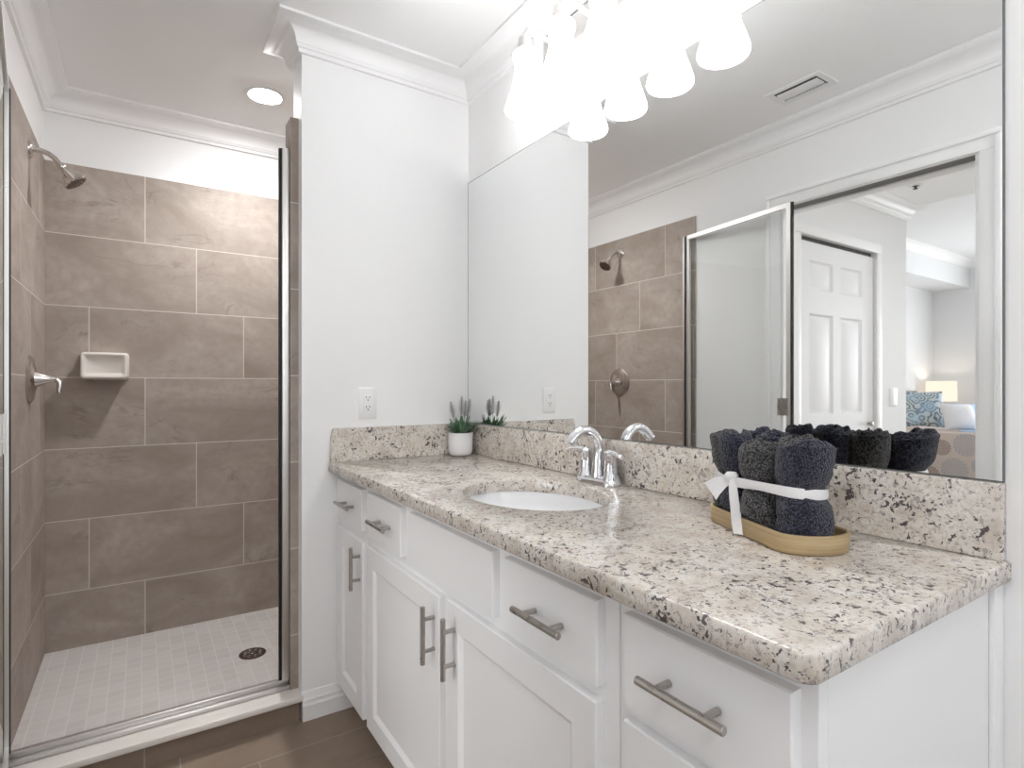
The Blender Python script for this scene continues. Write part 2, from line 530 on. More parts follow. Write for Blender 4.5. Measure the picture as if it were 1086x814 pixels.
# wall behind the camera with a window added for fill light
w = MB()
wx0, wx1, wz0, wz1 = -0.05, 0.85, 0.6, 2.0
w.box(XL, wx0, YBACK - T, YBACK, -0.08, ZC); w.box(wx1, XM, YBACK - T, YBACK, -0.08, ZC)
w.box(wx0, wx1, YBACK - T, YBACK, -0.08, wz0); w.box(wx0, wx1, YBACK - T, YBACK, wz1, ZC)
struct('wall_back', w, M['wall'], 'white wall opposite the shower, with an added window')
w = MB()
for a, b_, c, d in ((wx0, wx0 + .05, wz0, wz1), (wx1 - .05, wx1, wz0, wz1), (wx0, wx1, wz0, wz0 + .05), (wx0, wx1, wz1 - .05, wz1), (wx0, wx1, 1.28, 1.32)):
    w.box(a, b_, YBACK - 0.09, YBACK - 0.05, c, d)
struct('added_window_1', w, M['trim'], 'white sash window added for fill light in the wall opposite the shower')

# crown moulding profile: distance from the wall, height
def crown(zc, s=1.0):
    pr = [(-0.003, zc - 0.092 * s), (0.012 * s, zc - 0.092 * s), (0.014 * s, zc - 0.080 * s), (0.020 * s, zc - 0.076 * s), (0.022 * s, zc - 0.068 * s)]
    for i in range(9):
        t = i / 8
        a = math.radians(90 * t)
        pr.append(((0.024 + 0.046 * (1 - math.cos(a)) * 0.98) * s, zc - (0.066 - 0.046 * math.sin(a)) * s))
    pr += [(0.074 * s, zc - 0.018 * s), (0.084 * s, zc - 0.012 * s), (0.090 * s, zc - 0.010 * s), (0.090 * s, zc - 0.0003), (-0.003, zc - 0.0003)]
    return pr

tr = MB().sweep([(XM, YBACK), (XM, YE), (XP, YE), (XP, YP), (XM, YP), (XM, YB), (XL, YB), (XL, YBACK)], crown(ZC))
struct('trim_1', tr, M['trim'], 'white crown moulding around the bathroom and shower ceiling')

# ---- shower tile on three walls, jamb of the partition, floor, curb
struct('wall_tile_back', MB().box(XL + 0.008, XM - 0.008, YB - 0.008, YB, ZS, ZT), M['tile_back'], 'taupe stone tile on the back wall of the shower')
struct('wall_tile_left', MB().box(XL, XL + 0.008, 2.07, YB, 0.0, ZT), M['tile_side'], 'taupe stone tile on the shower wall with the shower head')
w = MB()
w.box(XP - 0.027, XP, YE + 0.049, YP + 0.008, 0.0, ZT); w.box(XP, XM, YP, YP + 0.008, ZS, ZT); w.box(XM - 0.008, XM, YP + 0.008, YB - 0.008, ZS, ZT)
struct('wall_tile_partition', w, M['tile_side'], 'taupe stone tile around the end and rear of the partition')
struct('floor_shower', MB().box(XL + 0.008, XM - 0.008, 2.19, YB - 0.008, -0.08, ZS), M['mosaic'], 'cream mosaic shower floor sloping to the drain')
w = MB().box(XL, XP - 0.008, YE, 2.19, -0.08, 0.068)
curb = struct('curb', w, M['curbface'], 'shower curb faced in brown tile')
MB().box(XL, XP + 0.004, YE - 0.014, 2.20, 0.068, 0.090, 0.006).build('curb_sill', M['marble'], curb)

# ---- baseboard
bp = [(-0.003, 0), (0.018, 0), (0.018, 0.052), (0.0145, 0.056), (0.0135, 0.063), (0.0135, 0.070), (0.010, 0.074), (0.0085, 0.082), (0.006, 0.088), (0.004, 0.096), (-0.003, 0.097)]
struct('baseboard_partition', MB().sweep([(0.66, YE), (XP + 0.0, YE)], bp), M['trim'], 'white moulded baseboard on the partition beside the vanity')
struct('baseboard_left', MB().sweep([(XL, 2.03), (XL, DY1 + 0.076)], bp), M['trim'], 'white baseboard on the wall between shower and doorway')
struct('baseboard_back', MB().sweep([(XL, DY0 - 0.076), (XL, YBACK), (XM, YBACK), (XM, 0.29)], bp), M['trim'], 'white baseboard on the walls near the added window')

# ---- doorway casing (bathroom side), jamb with a grey strip in its head
w = MB()
CW = 0.068
def casing(mb, y0, y1, z0, z1, x):
    mb.box(x, x + 0.012, y0, y1, z0, z1, 0.002)
for y0, y1, ya, yb in ((DY0 - CW, DY0 - 0.002, DY0 - CW, DY0 - CW + 0.02), (DY1 + 0.002, DY1 + CW, DY1 + CW - 0.02, DY1 + CW)):
    w.box(XL, XL + 0.012, y0, y1, 0.0, DZ + 0.0015, 0.002)
    w.box(XL + 0.0115, XL + 0.019, ya, yb, 0.0, DZ + CW - 0.0205, 0.003)
w.box(XL, XL + 0.0115, DY0 - CW + 0.0005, DY1 + CW - 0.0005, DZ + 0.002, DZ + CW - 0.0005, 0.002)
w.box(XL + 0.0115, XL + 0.019, DY0 - CW, DY1 + CW, DZ + CW - 0.02, DZ + CW, 0.003)
struct('trim_2', w, M['trim'], 'white casing around the bedroom doorway')
w = MB()
w.box(XL - T, XL - 0.060, DY0 + 0.0125, DY1 - 0.0125, DZ - 0.014, DZ); w.box(XL - 0.004, XL, DY0 + 0.0125, DY1 - 0.0125, DZ - 0.003, DZ)
w.box(XL - T, XL, DY0 - 0.001, DY0 + 0.012, 0, DZ); w.box(XL - T, XL, DY1 - 0.012, DY1 + 0.001, 0, DZ)
jm = struct('trim_3', w, M['trim'], 'white jamb lining the bedroom doorway')
MB().box(XL - 0.060, XL - 0.004, DY0 + 0.012, DY1 - 0.012, DZ - 0.006, DZ).build('head_strip', M['track'], jm)

# ================================================================== BEDROOM SEEN THROUGH THE DOORWAY (in the mirror)
HX0, HX1, HY = XL - T, -2.25, 1.79
BXF, BYB, BY0 = -7.2, 3.42, -1.35
BZ = 2.86
struct('floor_bedroom', MB().box(BXF, HX0, BY0, BYB, -0.08, 0.0), M['carpet'], 'beige bedroom carpet')
EX = -2.24                                               # where the low entry ceiling ends
struct('ceiling_entry', MB().box(EX - 0.03, HX0, BY0, BYB, ZC, BZ + 0.06), M['ceiling'], 'lower white ceiling over the bedroom entry')
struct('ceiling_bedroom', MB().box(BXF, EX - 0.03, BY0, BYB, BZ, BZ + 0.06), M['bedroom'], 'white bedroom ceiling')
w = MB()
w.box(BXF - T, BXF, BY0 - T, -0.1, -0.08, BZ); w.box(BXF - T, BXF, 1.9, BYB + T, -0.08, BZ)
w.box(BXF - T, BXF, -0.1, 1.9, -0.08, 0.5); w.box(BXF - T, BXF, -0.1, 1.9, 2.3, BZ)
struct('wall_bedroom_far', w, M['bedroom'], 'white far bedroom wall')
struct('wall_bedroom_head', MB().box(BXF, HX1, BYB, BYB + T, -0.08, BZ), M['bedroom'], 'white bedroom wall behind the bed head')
struct('wall_bedroom_soffit', MB().box(BXF, HX1 - 0.1, 2.993, BYB, 2.507, BZ), M['bedroom'], 'boxed white soffit above the bed head')
w = MB()
w.box(BXF, -5.9, BY0 - T, BY0, -0.08, BZ); w.box(-3.3, HX0, BY0 - T, BY0, -0.08, BZ)
w.box(-5.9, -3.3, BY0 - T, BY0, -0.08, 0.5); w.box(-5.9, -3.3, BY0 - T, BY0, 2.3, BZ)
struct('wall_bedroom_side', w, M['bedroom'], 'white bedroom wall with an added wide window')
w = MB()
for a, b_, c, d in ((-5.9, -5.84, .5, 2.3), (-3.36, -3.3, .5, 2.3), (-4.63, -4.57, .5, 2.3), (-5.9, -3.3, .5, .56), (-5.9, -3.3, 2.24, 2.3)):
    w.box(a, b_, BY0 - 0.08, BY0 - 0.04, c, d)
struct('added_window_2', w, M['trim'], 'wide white window added for fill light in the bedroom side wall')  # wide window added out of view as a source of fill light
w = MB()
for a, b_, c, d in ((-.1, -.04, .5, 2.3), (1.84, 1.9, .5, 2.3), (-.04, 1.84, .5, .56), (-.04, 1.84, 2.24, 2.3)):
    w.box(BXF - 0.08, BXF - 0.04, a, b_, c, d)
struct('added_window_3', w, M['trim'], 'white window added for fill light in the far bedroom wall')  # far window made up so light reaches the cabinet fronts
CX0, CX1 = -0.893, -1.800                                # closet opening
w = MB()
w.box(CX0, HX0, HY, HY + T, -0.08, ZC); w.box(HX1, CX1, HY, HY + T, -0.08, ZC); w.box(CX1, CX0, HY, HY + T, 2.04, ZC)
w.box(HX1, HX1 + T, HY + T, BYB, -0.08, ZC)
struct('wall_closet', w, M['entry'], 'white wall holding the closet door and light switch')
struct('trim_4', MB().sweep([(HX0, HY), (HX1, HY), (HX1, BYB)][::-1], [(-d, z) for d, z in crown(ZC)]) if False else MB().sweep([(HX0, HY), (HX1, HY), (HX1, BYB)][:], [(d, z) for d, z in crown(ZC)]), M['trim'], 'white crown moulding above the closet wall')
struct('trim_5', MB().sweep([(HX1 - 0.1, 2.993), (BXF, 2.993), (BXF, BY0)], crown(BZ)), M['trim'], 'white crown moulding along the bedroom soffit and far wall')
# closet casing and door
w = MB()
for a, b_ in ((CX1 - 0.06, CX1), (CX0, CX0 + 0.06)): w.box(a, b_, HY - 0.014, HY, 0, 2.0385, 0.003)
w.box(CX1 - 0.06, CX0 + 0.06, HY - 0.0145, HY, 2.04, 2.10, 0.003)
struct('trim_6', w, M['trim'], 'white casing around the closet door')
def panel_door(x0, x1, yf, zb, zt, panels, th=0.035):
    """raised six-panel leaf, front at y = yf facing -y"""
    m = MB()
    xs = sorted({x0, x1, *[p[0] for p in panels], *[p[1] for p in panels]})
    zs = sorted({zb, zt, *[p[2] for p in panels], *[p[3] for p in panels]})
    for i in range(len(xs) - 1):
        for j in range(len(zs) - 1):
            cx, cz = (xs[i] + xs[i + 1]) / 2, (zs[j] + zs[j + 1]) / 2
            if any(p[0] < cx < p[1] and p[2] < cz < p[3] for p in panels): continue
            m.box(xs[i], xs[i + 1], yf, yf + th, zs[j], zs[j + 1])
    for a, b_, c, d in panels:
        def R(k, y): return [(a + k, y, c + k), (b_ - k, y, c + k), (b_ - k, y, d - k), (a + k, y, d - k)]
        m.rings([R(0, yf), R(0.012, yf + 0.012), R(0.018, yf + 0.012), R(0.045, yf + 0.004)], True, False, True)
    return m
pn = []
for a, b_ in ((-1.645, -1.375), (-1.290, -1.020)):
    pn += [(a, b_, 1.735, 1.905), (a, b_, 0.99, 1.592), (a, b_, 0.22, 0.82)]
d1 = struct('door_1', panel_door(CX1 + 0.008, CX0 - 0.008, HY + 0.012, 0.015, 2.012, pn), M['door'], 'white six-panel closet door in the bedroom entry')
MB().box(CX1 + 0.02, CX0 - 0.02, HY + 0.02, HY + 0.05, 2.018, 2.038).build('door_track', M['recess'], d1)
MB().lathe([(0.0, 0), (0.014, 0.002), (0.017, 0.012), (0.010, 0.02), (0.010, 0.032)], (CX1 + 0.075, HY - 0.02, 0.92), 'Y', 16).build('door_knob', M['brushed'], d1)
struct('wall_closet_back', MB().box(HX1 + T, HX0, 2.55, 2.6, -0.08, ZC), M['entry'], 'rear wall inside the closet')
struct('baseboard_closet', MB().sweep([(CX1 - 0.06, HY), (HX1, HY), (HX1, BYB)], bp), M['trim'], 'white baseboard on the closet wall')


# ================================================================== VANITY
XF = 0.585                                               # faces of doors and drawers
XB = 0.603                                               # face frame
FT = 0.018

def shaker_front(name, y0, y1, z0, z1, parent, frame=0.058):
    """framed door with a recessed flat panel and sloped inner edge"""
    m = MB()
    ib = 0.010
    def R(k, x): return [(x, y0 + k, z0 + k), (x, y1 - k, z0 + k), (x, y1 - k, z1 - k), (x, y0 + k, z1 - k)]
    m.rings([R(0, XF + FT), R(0, XF + 0.003), R(0.002, XF), R(frame, XF), R(frame + ib, XF + 0.007), R(frame + ib + 0.002, XF + 0.008)], True, True, True)
    return m.build(name, M['cabinet'], parent, sharp=20)

def slab_front(name, y0, y1, z0, z1, parent):
    m = MB()
    def R(k, x): return [(x, y0 + k, z0 + k), (x, y1 - k, z0 + k), (x, y1 - k, z1 - k), (x, y0 + k, z1 - k)]
    m.rings([R(0, XF + FT), R(0, XF + 0.003), R(0.002, XF)], True, True, True)
    return m.build(name, M['cabinet'], parent, sharp=20)

def bar_pull(parent, yc, zc, vertical, L=0.137, ctc=0.076):
    m = MB(); x = XF - 0.030; r = 0.006
    d = Vector((0, 0, 1)) if vertical else Vector((0, 1, 0))
    c = Vector((x, yc, zc))
    pts = [c - d * (L / 2), c - d * (L / 2 - 0.0012), c + d * (L / 2 - 0.0012), c + d * (L / 2)]
    m.tube(pts, [r - 0.0012, r, r, r - 0.0012], 18)
    for s in (-1, 1):
        p = c + d * (s * ctc / 2)
        m.tube([p, p + Vector((XF - x, 0, 0))], 0.005, 14)
    return m.build('bar_pull', M['brushed'], parent)

def carcass(y0, y1, end_panel=False):
    m = MB()
    zt_ = ZCB - 0.0015                                   # open-topped box: face frame, sides, back, bottom
    m.box(XB, XB + 0.019, y0, y1, 0.10, zt_, 0.001, 1)
    m.box(XB + 0.0188, XM - 0.002, y0, y0 + 0.016, 0.10, zt_); m.box(XB + 0.0188, XM - 0.002, y1 - 0.016, y1, 0.10, zt_)
    m.box(XM - 0.012, XM - 0.002, y0 + 0.0158, y1 - 0.0158, 0.10, zt_)
    m.box(XB + 0.0188, XM - 0.0118, y0 + 0.0158, y1 - 0.0158, 0.10, 0.118)
    m.box(XB + 0.07, XM - 0.002, y0, y1, 0.0, 0.10)
    return m

ZD0, ZD1 = 0.700, 0.834        # drawer row
ZB0, ZB1 = 0.105, 0.668        # doors
u1 = thing('base_cabinet', 'narrow white vanity cabinet with one drawer over one door, against the partition wall', 'cabinet', (0.87, 1.89, 0), 'vanity base cabinets')
carcass(1.7415, YE - 0.002).build('carcass', M['cabinet'], u1)
dr = slab_front('drawer', 1.762, 2.030, ZD0, ZD1, u1); bar_pull(dr, 1.885, 0.765, False)
do = shaker_front('door', 1.752, 2.030, ZB0, ZB1, u1); bar_pull(do, 1.778, 0.582, True)

u2 = thing('base_cabinet', 'wide white sink cabinet with two drawers, a plain false front and a pair of doors', 'cabinet', (0.87, 1.18, 0), 'vanity base cabinets')
carcass(0.6215, 1.7395).build('carcass', M['cabinet'], u2)
dr = slab_front('drawer', 1.442, 1.714, ZD0, ZD1, u2); bar_pull(dr, 1.556, 0.765, False)
slab_front('false_front', 0.962, 1.382, ZD0, ZD1, u2)
dr = slab_front('drawer', 0.653, 0.918, ZD0, ZD1, u2); bar_pull(dr, 0.777, 0.765, False)
do = shaker_front('door', 1.203, 1.714, ZB0, ZB1, u2); bar_pull(do, 1.229, 0.574, True)
do = shaker_front('door', 0.655, 1.166, ZB0, ZB1 + 0.008, u2); bar_pull(do, 1.122, 0.582, True)

u3 = thing('base_cabinet', 'white vanity cabinet with a stack of drawers at the open end of the counter', 'cabinet', (0.87, 0.47, 0), 'vanity base cabinets')
carcass(0.322, 0.6195).build('carcass', M['cabinet'], u3)
for z0, z1 in ((ZD0, ZD1), (0.410, 0.680), (0.105, 0.390)):
    dr = slab_front('drawer', 0.341, 0.596, z0, z1, u3); bar_pull(dr, 0.472, (z0 + z1) / 2 if z0 < 0.6 else 0.770, False)
MB().box(XM - 0.040, XM - 0.001, 0.314, 0.322, 0.0, ZCB - 0.002, 0.002).build('scribe_strip', M['cabinet'], u3)

# countertop slab with an oval cut-out
SKX, SKY, SAX, SAY = 0.832, 1.165, 0.165, 0.215
def countertop():
    m = MB(); N = 160
    rc = 0.022
    poly = [(XCF, YE - 0.001)] + [(XCF, YCR + rc + 0.0)] + arc(XCF + rc, YCR + rc, rc, 180, 270, 8)[1:] + [(XM - 0.001, YCR), (XM - 0.001, YE - 0.001)]
    poly = poly[::-1]                                    # counter-clockwise seen from above
    def inset(pl, k):
        out = []
        n = len(pl)
        for i in range(n):
            a, b_, c = Vector(pl[i - 1]), Vector(pl[i]), Vector(pl[(i + 1) % n])
            u, v = (b_ - a).normalized(), (c - b_).normalized()
            n1, n2 = Vector((-u.y, u.x)), Vector((-v.y, v.x))
            mm = n1 + n2; mm = mm / (mm.length_squared / 2)
            out.append(b_ - mm * -k)
        return [(p.x, p.y) for p in out]
    area = sum(poly[i - 1][0] * poly[i][1] - poly[i][0] * poly[i - 1][1] for i in range(len(poly)))
    if area < 0: poly = poly[::-1]
    def hit(pl, ang):
        d = Vector((math.cos(ang), math.sin(ang))); o = Vector((SKX, SKY)); best = None
        for i in range(len(pl)):
            a, b_ = Vector(pl[i - 1]), Vector(pl[i]); e = b_ - a
            den = d.x * e.y - d.y * e.x
            if abs(den) < 1e-12: continue
            w_ = a - o
            t = (w_.x * e.y - w_.y * e.x) / den; s = (w_.x * d.y - w_.y * d.x) / den
            if t > 0 and -1e-4 <= s <= 1 + 1e-4 and (best is None or t < best): best = t
        return o + d * best
    angs = [2 * math.pi * i / N for i in range(N)] + [math.atan2(y - SKY, x - SKX) % (2 * math.pi) for x, y in poly]
    angs = sorted(set(round(a, 7) for a in angs))
    def outer(k, z): pl = inset(poly, k) if k else poly; return [(*hit(pl, a), z) for a in angs]
    def inner(k, z): return [(SKX + (SAX - k) * math.cos(a) * 1.0, SKY + (SAY - k) * math.sin(a), z) for a in [math.atan2(math.sin(a) / SAY * 1, math.cos(a) / SAX) for a in angs]]
    m.rings([inner(0, ZCB), inner(0, ZCT - 0.003), inner(-0.001, ZCT - 0.001), inner(-0.003, ZCT),
             outer(0.004, ZCT), outer(0.0012, ZCT - 0.0012), outer(0, ZCT - 0.004), outer(0, ZCB + 0.003), outer(0.003, ZCB), inner(0, ZCB)])
    bmesh.ops.remove_doubles(m.b, verts=m.b.verts, dist=1e-5)
    return m
ct = countertop().build('countertop', M['granite'], sharp=50)
tag(ct, 'speckled cream granite countertop over the white vanity cabinets', 'countertop')
bs = MB().box(XM - 0.021, XM - 0.0005, YCR + 0.006, YE - 0.0005, ZCT + 0.0003, ZBS, 0.002).build('backsplash', M['granite'])
tag(bs, 'long granite backsplash below the mirror', 'backsplash', 'granite backsplashes')
poly = [(XCF + 0.004, ZCT + 0.0003), (XM - 0.0215, ZCT + 0.0003), (XM - 0.0215, ZBS), (XCF + 0.014, ZBS), (XCF + 0.006, ZBS - 0.03)]
m = MB(); m.rings([[(x, YE - 0.0005, z) for x, z in poly], [(x, YE - 0.021, z) for x, z in poly]], True, True, True)
bs2 = m.build('backsplash', M['granite']); tag(bs2, 'short granite side splash on the partition wall under the outlet', 'backsplash', 'granite backsplashes')

# undermount oval sink
sk = thing('sink', 'oval white undermount sink set in the granite countertop', 'sink', (SKX, SKY, 0.72))
m = MB(); rs = []
prof = [(1.10, ZCB - 0.0005), (1.10, ZCB - 0.008), (1.035, ZCB - 0.012)]
outer_prof = [(1.035, ZCB - 0.03), (0.95, 0.78), (0.75, 0.725), (0.3, 0.708)]
inner_prof = [(0.13, 0.719), (0.35, 0.721), (0.6, 0.732), (0.80, 0.757), (0.92, 0.79), (0.985, 0.83), (1.01, ZCB - 0.004), (1.015, ZCB - 0.0005)]
seg = 64
def ell(k, z): return [(SKX + SAX * k * math.cos(2 * math.pi * i / seg), SKY + SAY * k * math.sin(2 * math.pi * i / seg), z) for i in range(seg)]
m.rings([ell(k, z) for k, z in [(0.13, 0.706)] + outer_prof[::-1] + prof[::-1] + inner_prof[::-1] + [(0.13, 0.706)]])
m.build('basin', M['porcelain'], sk, sharp=50)
MB().lathe([(0.0, 0.0), (0.028, 0.0), (0.031, 0.003), (0.030, 0.0045), (0.018, 0.003), (0.017, 0.006), (0.0, 0.0075)], (SKX, SKY, 0.7195), 'Z', 28).build('drain', M['chrome'], sk)

# faucet: low base, two flared handle posts with levers, arched spout, lift rod
FX, FY = 1.072, 1.190
fc = thing('faucet', 'chrome two-handle faucet with an arched spout behind the sink', 'faucet', (FX, FY, ZCT + 0.0005))
z0 = ZCT + 0.0006
def stadium(hl, r, n=12):
    return [(FX + x, FY + y) for x, y in [(r * math.cos(a), hl + r * math.sin(a)) for a in [math.pi * i / n for i in range(n + 1)]] + [(r * math.cos(a), -hl + r * math.sin(a)) for a in [math.pi + math.pi * i / n for i in range(n + 1)]]]
m = MB()
m.rings([[(x, y, z0) for x, y in stadium(0.051, 0.030)], [(x, y, z0 + 0.008) for x, y in stadium(0.051, 0.030)], [(x, y, z0 + 0.013) for x, y in stadium(0.051, 0.027)], [(x, y, z0 + 0.018) for x, y in stadium(0.050, 0.018)]], True, True, True)
m.build('base_plate', M['chrome'], fc)
m = MB()
pts = [(FX, FY, z0 + 0.012), (FX, FY, z0 + 0.05), (FX + 0.002, FY, z0 + 0.094)]
for i in range(1, 11):
    a = math.radians(132 * i / 10)
    pts.append((FX + 0.002 - 0.052 * (1 - math.cos(a)), FY, z0 + 0.094 + 0.055 * math.sin(a)))
lx, _, lz = pts[-1]
pts += [(lx - 0.012, FY, lz - 0.011), (lx - 0.020, FY, lz - 0.019)]
rad = [0.021, 0.0165, 0.0140] + [0.0138] * 5 + [0.0140] * 5 + [0.0142, 0.0140]
m.tube(pts, rad, 20)
m.build('spout', M['chrome'], fc)
for s in (1, -1):
    hy = FY + s * 0.051
    h = MB().lathe([(0.026, 0.006), (0.0255, 0.016), (0.020, 0.028), (0.0165, 0.055), (0.0165, 0.070), (0.018, 0.078), (0.0175, 0.090), (0.010, 0.096), (0.0, 0.097)], (FX, hy, z0), 'Z', 28, cap0=True, cap1=False).build('handle', M['chrome'], fc)
    m = MB()
    p = [(FX - 0.002, hy - s * 0.008, z0 + 0.086), (FX - 0.004, hy + s * 0.012, z0 + 0.090), (FX - 0.010, hy + s * 0.032, z0 + 0.090), (FX - 0.018, hy + s * 0.055, z0 + 0.086), (FX - 0.020, hy + s * 0.062, z0 + 0.083)]
    m.tube(p, [0.012, 0.013, 0.0105, 0.010, 0.008], 16, flat=0.55)
    m.build('lever', M['chrome'], h)
m = MB().tube([(FX + 0.024, FY, z0 + 0.01), (FX + 0.024, FY, z0 + 0.075)], 0.0028, 10)
m.lathe([(0.003, 0.07), (0.006, 0.076), (0.006, 0.084), (0.0, 0.088)], (FX + 0.024, FY, z0), 'Z', 14)
m.build('lift_rod', M['chrome'], fc)

# ================================================================== MIRROR
MY0, MY1, MZ1 = 0.3125, YE - 0.004, 2.000
mir = thing('wall_mirror', 'large frameless mirror on the wall above the granite backsplash', 'mirror', (XM, 1.18, ZBS))
MB().box(XM - 0.0055, XM - 0.0005, MY0, MY1, ZBS + 0.001, MZ1).build('mirror_back', M['mirror_edge'], mir, smooth=False)
m = MB(); m.box(XM - 0.0062, XM - 0.0055, MY0 + 0.0022, MY1 - 0.004, ZBS + 0.003, MZ1 - 0.003); m.build('mirror_face', M['mirror'], mir, smooth=False)

# ================================================================== VANITY LIGHT
LY = 1.175
vl = thing('vanity_light', 'four-shade vanity light with glowing white glass bells above the mirror', 'light fixture', (XM, LY, 2.25))
m = MB()
m.rings([[(XM - d, LY + a * (0.33 - k), 2.262 + b_ * (0.05 - k)) for a, b_ in ((-1, -1), (1, -1), (1, 1), (-1, 1))] for d, k in ((0.0005, 0), (0.012, 0), (0.020, 0.006), (0.024, 0.016))], True, True, True)
m.build('back_plate', M['frame'], vl)
SHX = XM - 0.133
for i in range(4):
    y = LY + (1.5 - i) * 0.175
    m = MB()
    m.tube([(XM - 0.022, y, 2.262), (XM - 0.06, y, 2.268), (XM - 0.10, y, 2.275), (XM - 0.125, y, 2.270), (SHX, y, 2.252), (SHX, y, 2.235)], [0.010, 0.009, 0.008, 0.008, 0.009, 0.011], 14)
    a_ = m.build('arm', M['frame'], vl)
    MB().lathe([(0.012, 2.245), (0.024, 2.240), (0.026, 2.195), (0.022, 2.190)], (SHX, y, 0), 'Z', 24).build('socket', M['frame'], a_)
    pr = [(0.0625, 2.013), (0.0655, 2.019), (0.0640, 2.030), (0.0560, 2.056), (0.0455, 2.085), (0.0375, 2.115), (0.0335, 2.145), (0.0360, 2.165), (0.0410, 2.180), (0.0405, 2.192), (0.030, 2.203), (0.020, 2.205)]
    inn = [(0.019, 2.200), (0.029, 2.196), (0.036, 2.182), (0.0290, 2.150), (0.034, 2.113), (0.0425, 2.083), (0.053, 2.054), (0.0595, 2.026), (0.0605, 2.014)]
    MB().lathe(pr + inn + [pr[0]], (SHX, y, 0), 'Z', 40, cap0=False, cap1=False).build('shade', M['shade'], vl, loc=(SHX, y, 2.012))
    d = bpy.data.lights.new('vanity_bulb', 'POINT'); d.energy = P_BULB; d.shadow_soft_size = 0.025; d.color = (1.0, 0.98, 0.95)
    o = bpy.data.objects.new('vanity_bulb', d); C.objects.link(o); o.location = (SHX, y, 2.09)

# ================================================================== SHOWER FITTINGS
XS = XL + 0.008
sh = thing('showerhead', 'nickel shower head on a bent arm high on the tiled shower wall', 'shower head', (XS, 2.66, 2.03))
MB().lathe([(0.034, 0.0), (0.033, 0.004), (0.026, 0.012), (0.015, 0.016)], (XS, 2.66, 2.022), 'X', 28).build('flange', M['nickel'], sh)
m = MB(); m.tube([(XS + 0.008, 2.66, 2.022), (XS + 0.035, 2.66, 2.022), (XS + 0.055, 2.66, 2.016), (XS + 0.072, 2.66, 2.003), (XS + 0.085, 2.66, 1.986), (XS + 0.090, 2.66, 1.979)], 0.0095, 16)
m.build('arm', M['nickel'], sh)
ax = Vector((0.62, 0.0, -0.78)).normalized()
p0 = Vector((XS + 0.087, 2.66, 1.984))
m = MB(); m.lathe([(0.012, 0.0), (0.0135, 0.004), (0.0135, 0.014), (0.011, 0.018), (0.013, 0.024), (0.020, 0.036), (0.034, 0.056), (0.040, 0.066), (0.041, 0.074), (0.038, 0.078)], tuple(p0), tuple(ax), 30)
m.build('head', M['nickel'], sh)
m = MB(); m.lathe([(0.037, 0.0), (0.037, 0.0025), (0.030, 0.0035), (0.0, 0.0045)], tuple(p0 + ax * 0.0775), tuple(ax), 30)
for i in range(14):
    a = 2 * math.pi * i / 14
    q = Vector((0, 0, 1)).rotation_difference(ax)
    for r_ in (0.026, 0.014):
        m.lathe([(0.002, 0), (0.0015, 0.003)], tuple(p0 + ax * 0.081 + q @ Vector((r_ * math.cos(a), r_ * math.sin(a), 0))), tuple(ax), 8)
m.build('spray_face', M['bronze'], sh)

vv = thing('shower_valve', 'round nickel shower valve with a curved lever on the tiled wall', 'shower valve', (XS, 2.665, 1.19))
MB().lathe([(0.088, 0.0), (0.088, 0.004), (0.080, 0.010), (0.060, 0.013), (0.042, 0.018), (0.034, 0.018)], (XS, 2.665, 1.19), 'X', 40).build('escutcheon', M['nickel'], vv)
MB().lathe([(0.032, 0.012), (0.029, 0.022), (0.021, 0.040), (0.0145, 0.056), (0.0110, 0.068), (0.010, 0.076)], (XS, 2.665, 1.19), 'X', 28).build('handle', M['nickel'], vv)
m = MB(); m.tube([(XS + 0.062, 2.665, 1.190), (XS + 0.076, 2.664, 1.189), (XS + 0.086, 2.662, 1.181), (XS + 0.088, 2.660, 1.165), (XS + 0.085, 2.658, 1.148), (XS + 0.088, 2.657, 1.138)], [0.010, 0.010, 0.0095, 0.009, 0.008, 0.006], 14)
m.build('lever', M['nickel'], vv)

# ceramic soap dish
m = MB()
sx0, sx1, sz0, sz1, yf, yb = -0.217, -0.050, 1.196, 1.308, 2.975, YB - 0.0082
def rr(k, y, r=0.014, n=5):
    a0, a1, b0, b1 = sx0 + k, sx1 - k, sz0 + k, sz1 - k
    r = max(0.003, r - k * 0.4); pts = []
    for cx, cz, s in ((a1 - r, b1 - r, 0), (a0 + r, b1 - r, 90), (a0 + r, b0 + r, 180), (a1 - r, b0 + r, 270)):
        pts += [(cx + r * math.cos(math.radians(s + 90 * i / n)), y, cz + r * math.sin(math.radians(s + 90 * i / n))) for i in range(n + 1)]
    return pts
m.rings([rr(-0.004, yb), rr(-0.004, yb - 0.008), rr(0.004, yb - 0.02), rr(0.003, yf + 0.018), rr(0.0, yf + 0.008), rr(0.002, yf + 0.002), rr(0.006, yf), rr(0.012, yf + 0.001), rr(0.018, yf + 0.006), rr(0.024, yf + 0.009)], True, True, True)
so = m.build('soap_dish', M['ceramic'], sharp=60); tag(so, 'ivory ceramic soap dish on the tiled back wall of the shower', 'soap dish')

# floor drain
dn = thing('shower_drain', 'round bronze drain grate in the mosaic shower floor', 'drain', (0.39, 2.58, ZS))
MB().lathe([(0.052, 0.0002), (0.052, 0.003), (0.047, 0.004), (0.0, 0.004)], (0.39, 2.58, ZS), 'Z', 36).build('grate', M['bronze'], dn)
m = MB()
for i in range(8):
    a = 2 * math.pi * i / 8 + 0.2
    m.lathe([(0.009, 0.0041), (0.0075, 0.0058), (0.006, 0.0041)], (0.39 + 0.031 * math.cos(a), 2.58 + 0.031 * math.sin(a), ZS), 'Z', 12, cap0=False, cap1=False)
m.lathe([(0.009, 0.0041), (0.0075, 0.0058), (0.006, 0.0041)], (0.39, 2.58, ZS), 'Z', 12, cap0=False, cap1=False)
m.build('grate_rim', M['nickel'], dn)

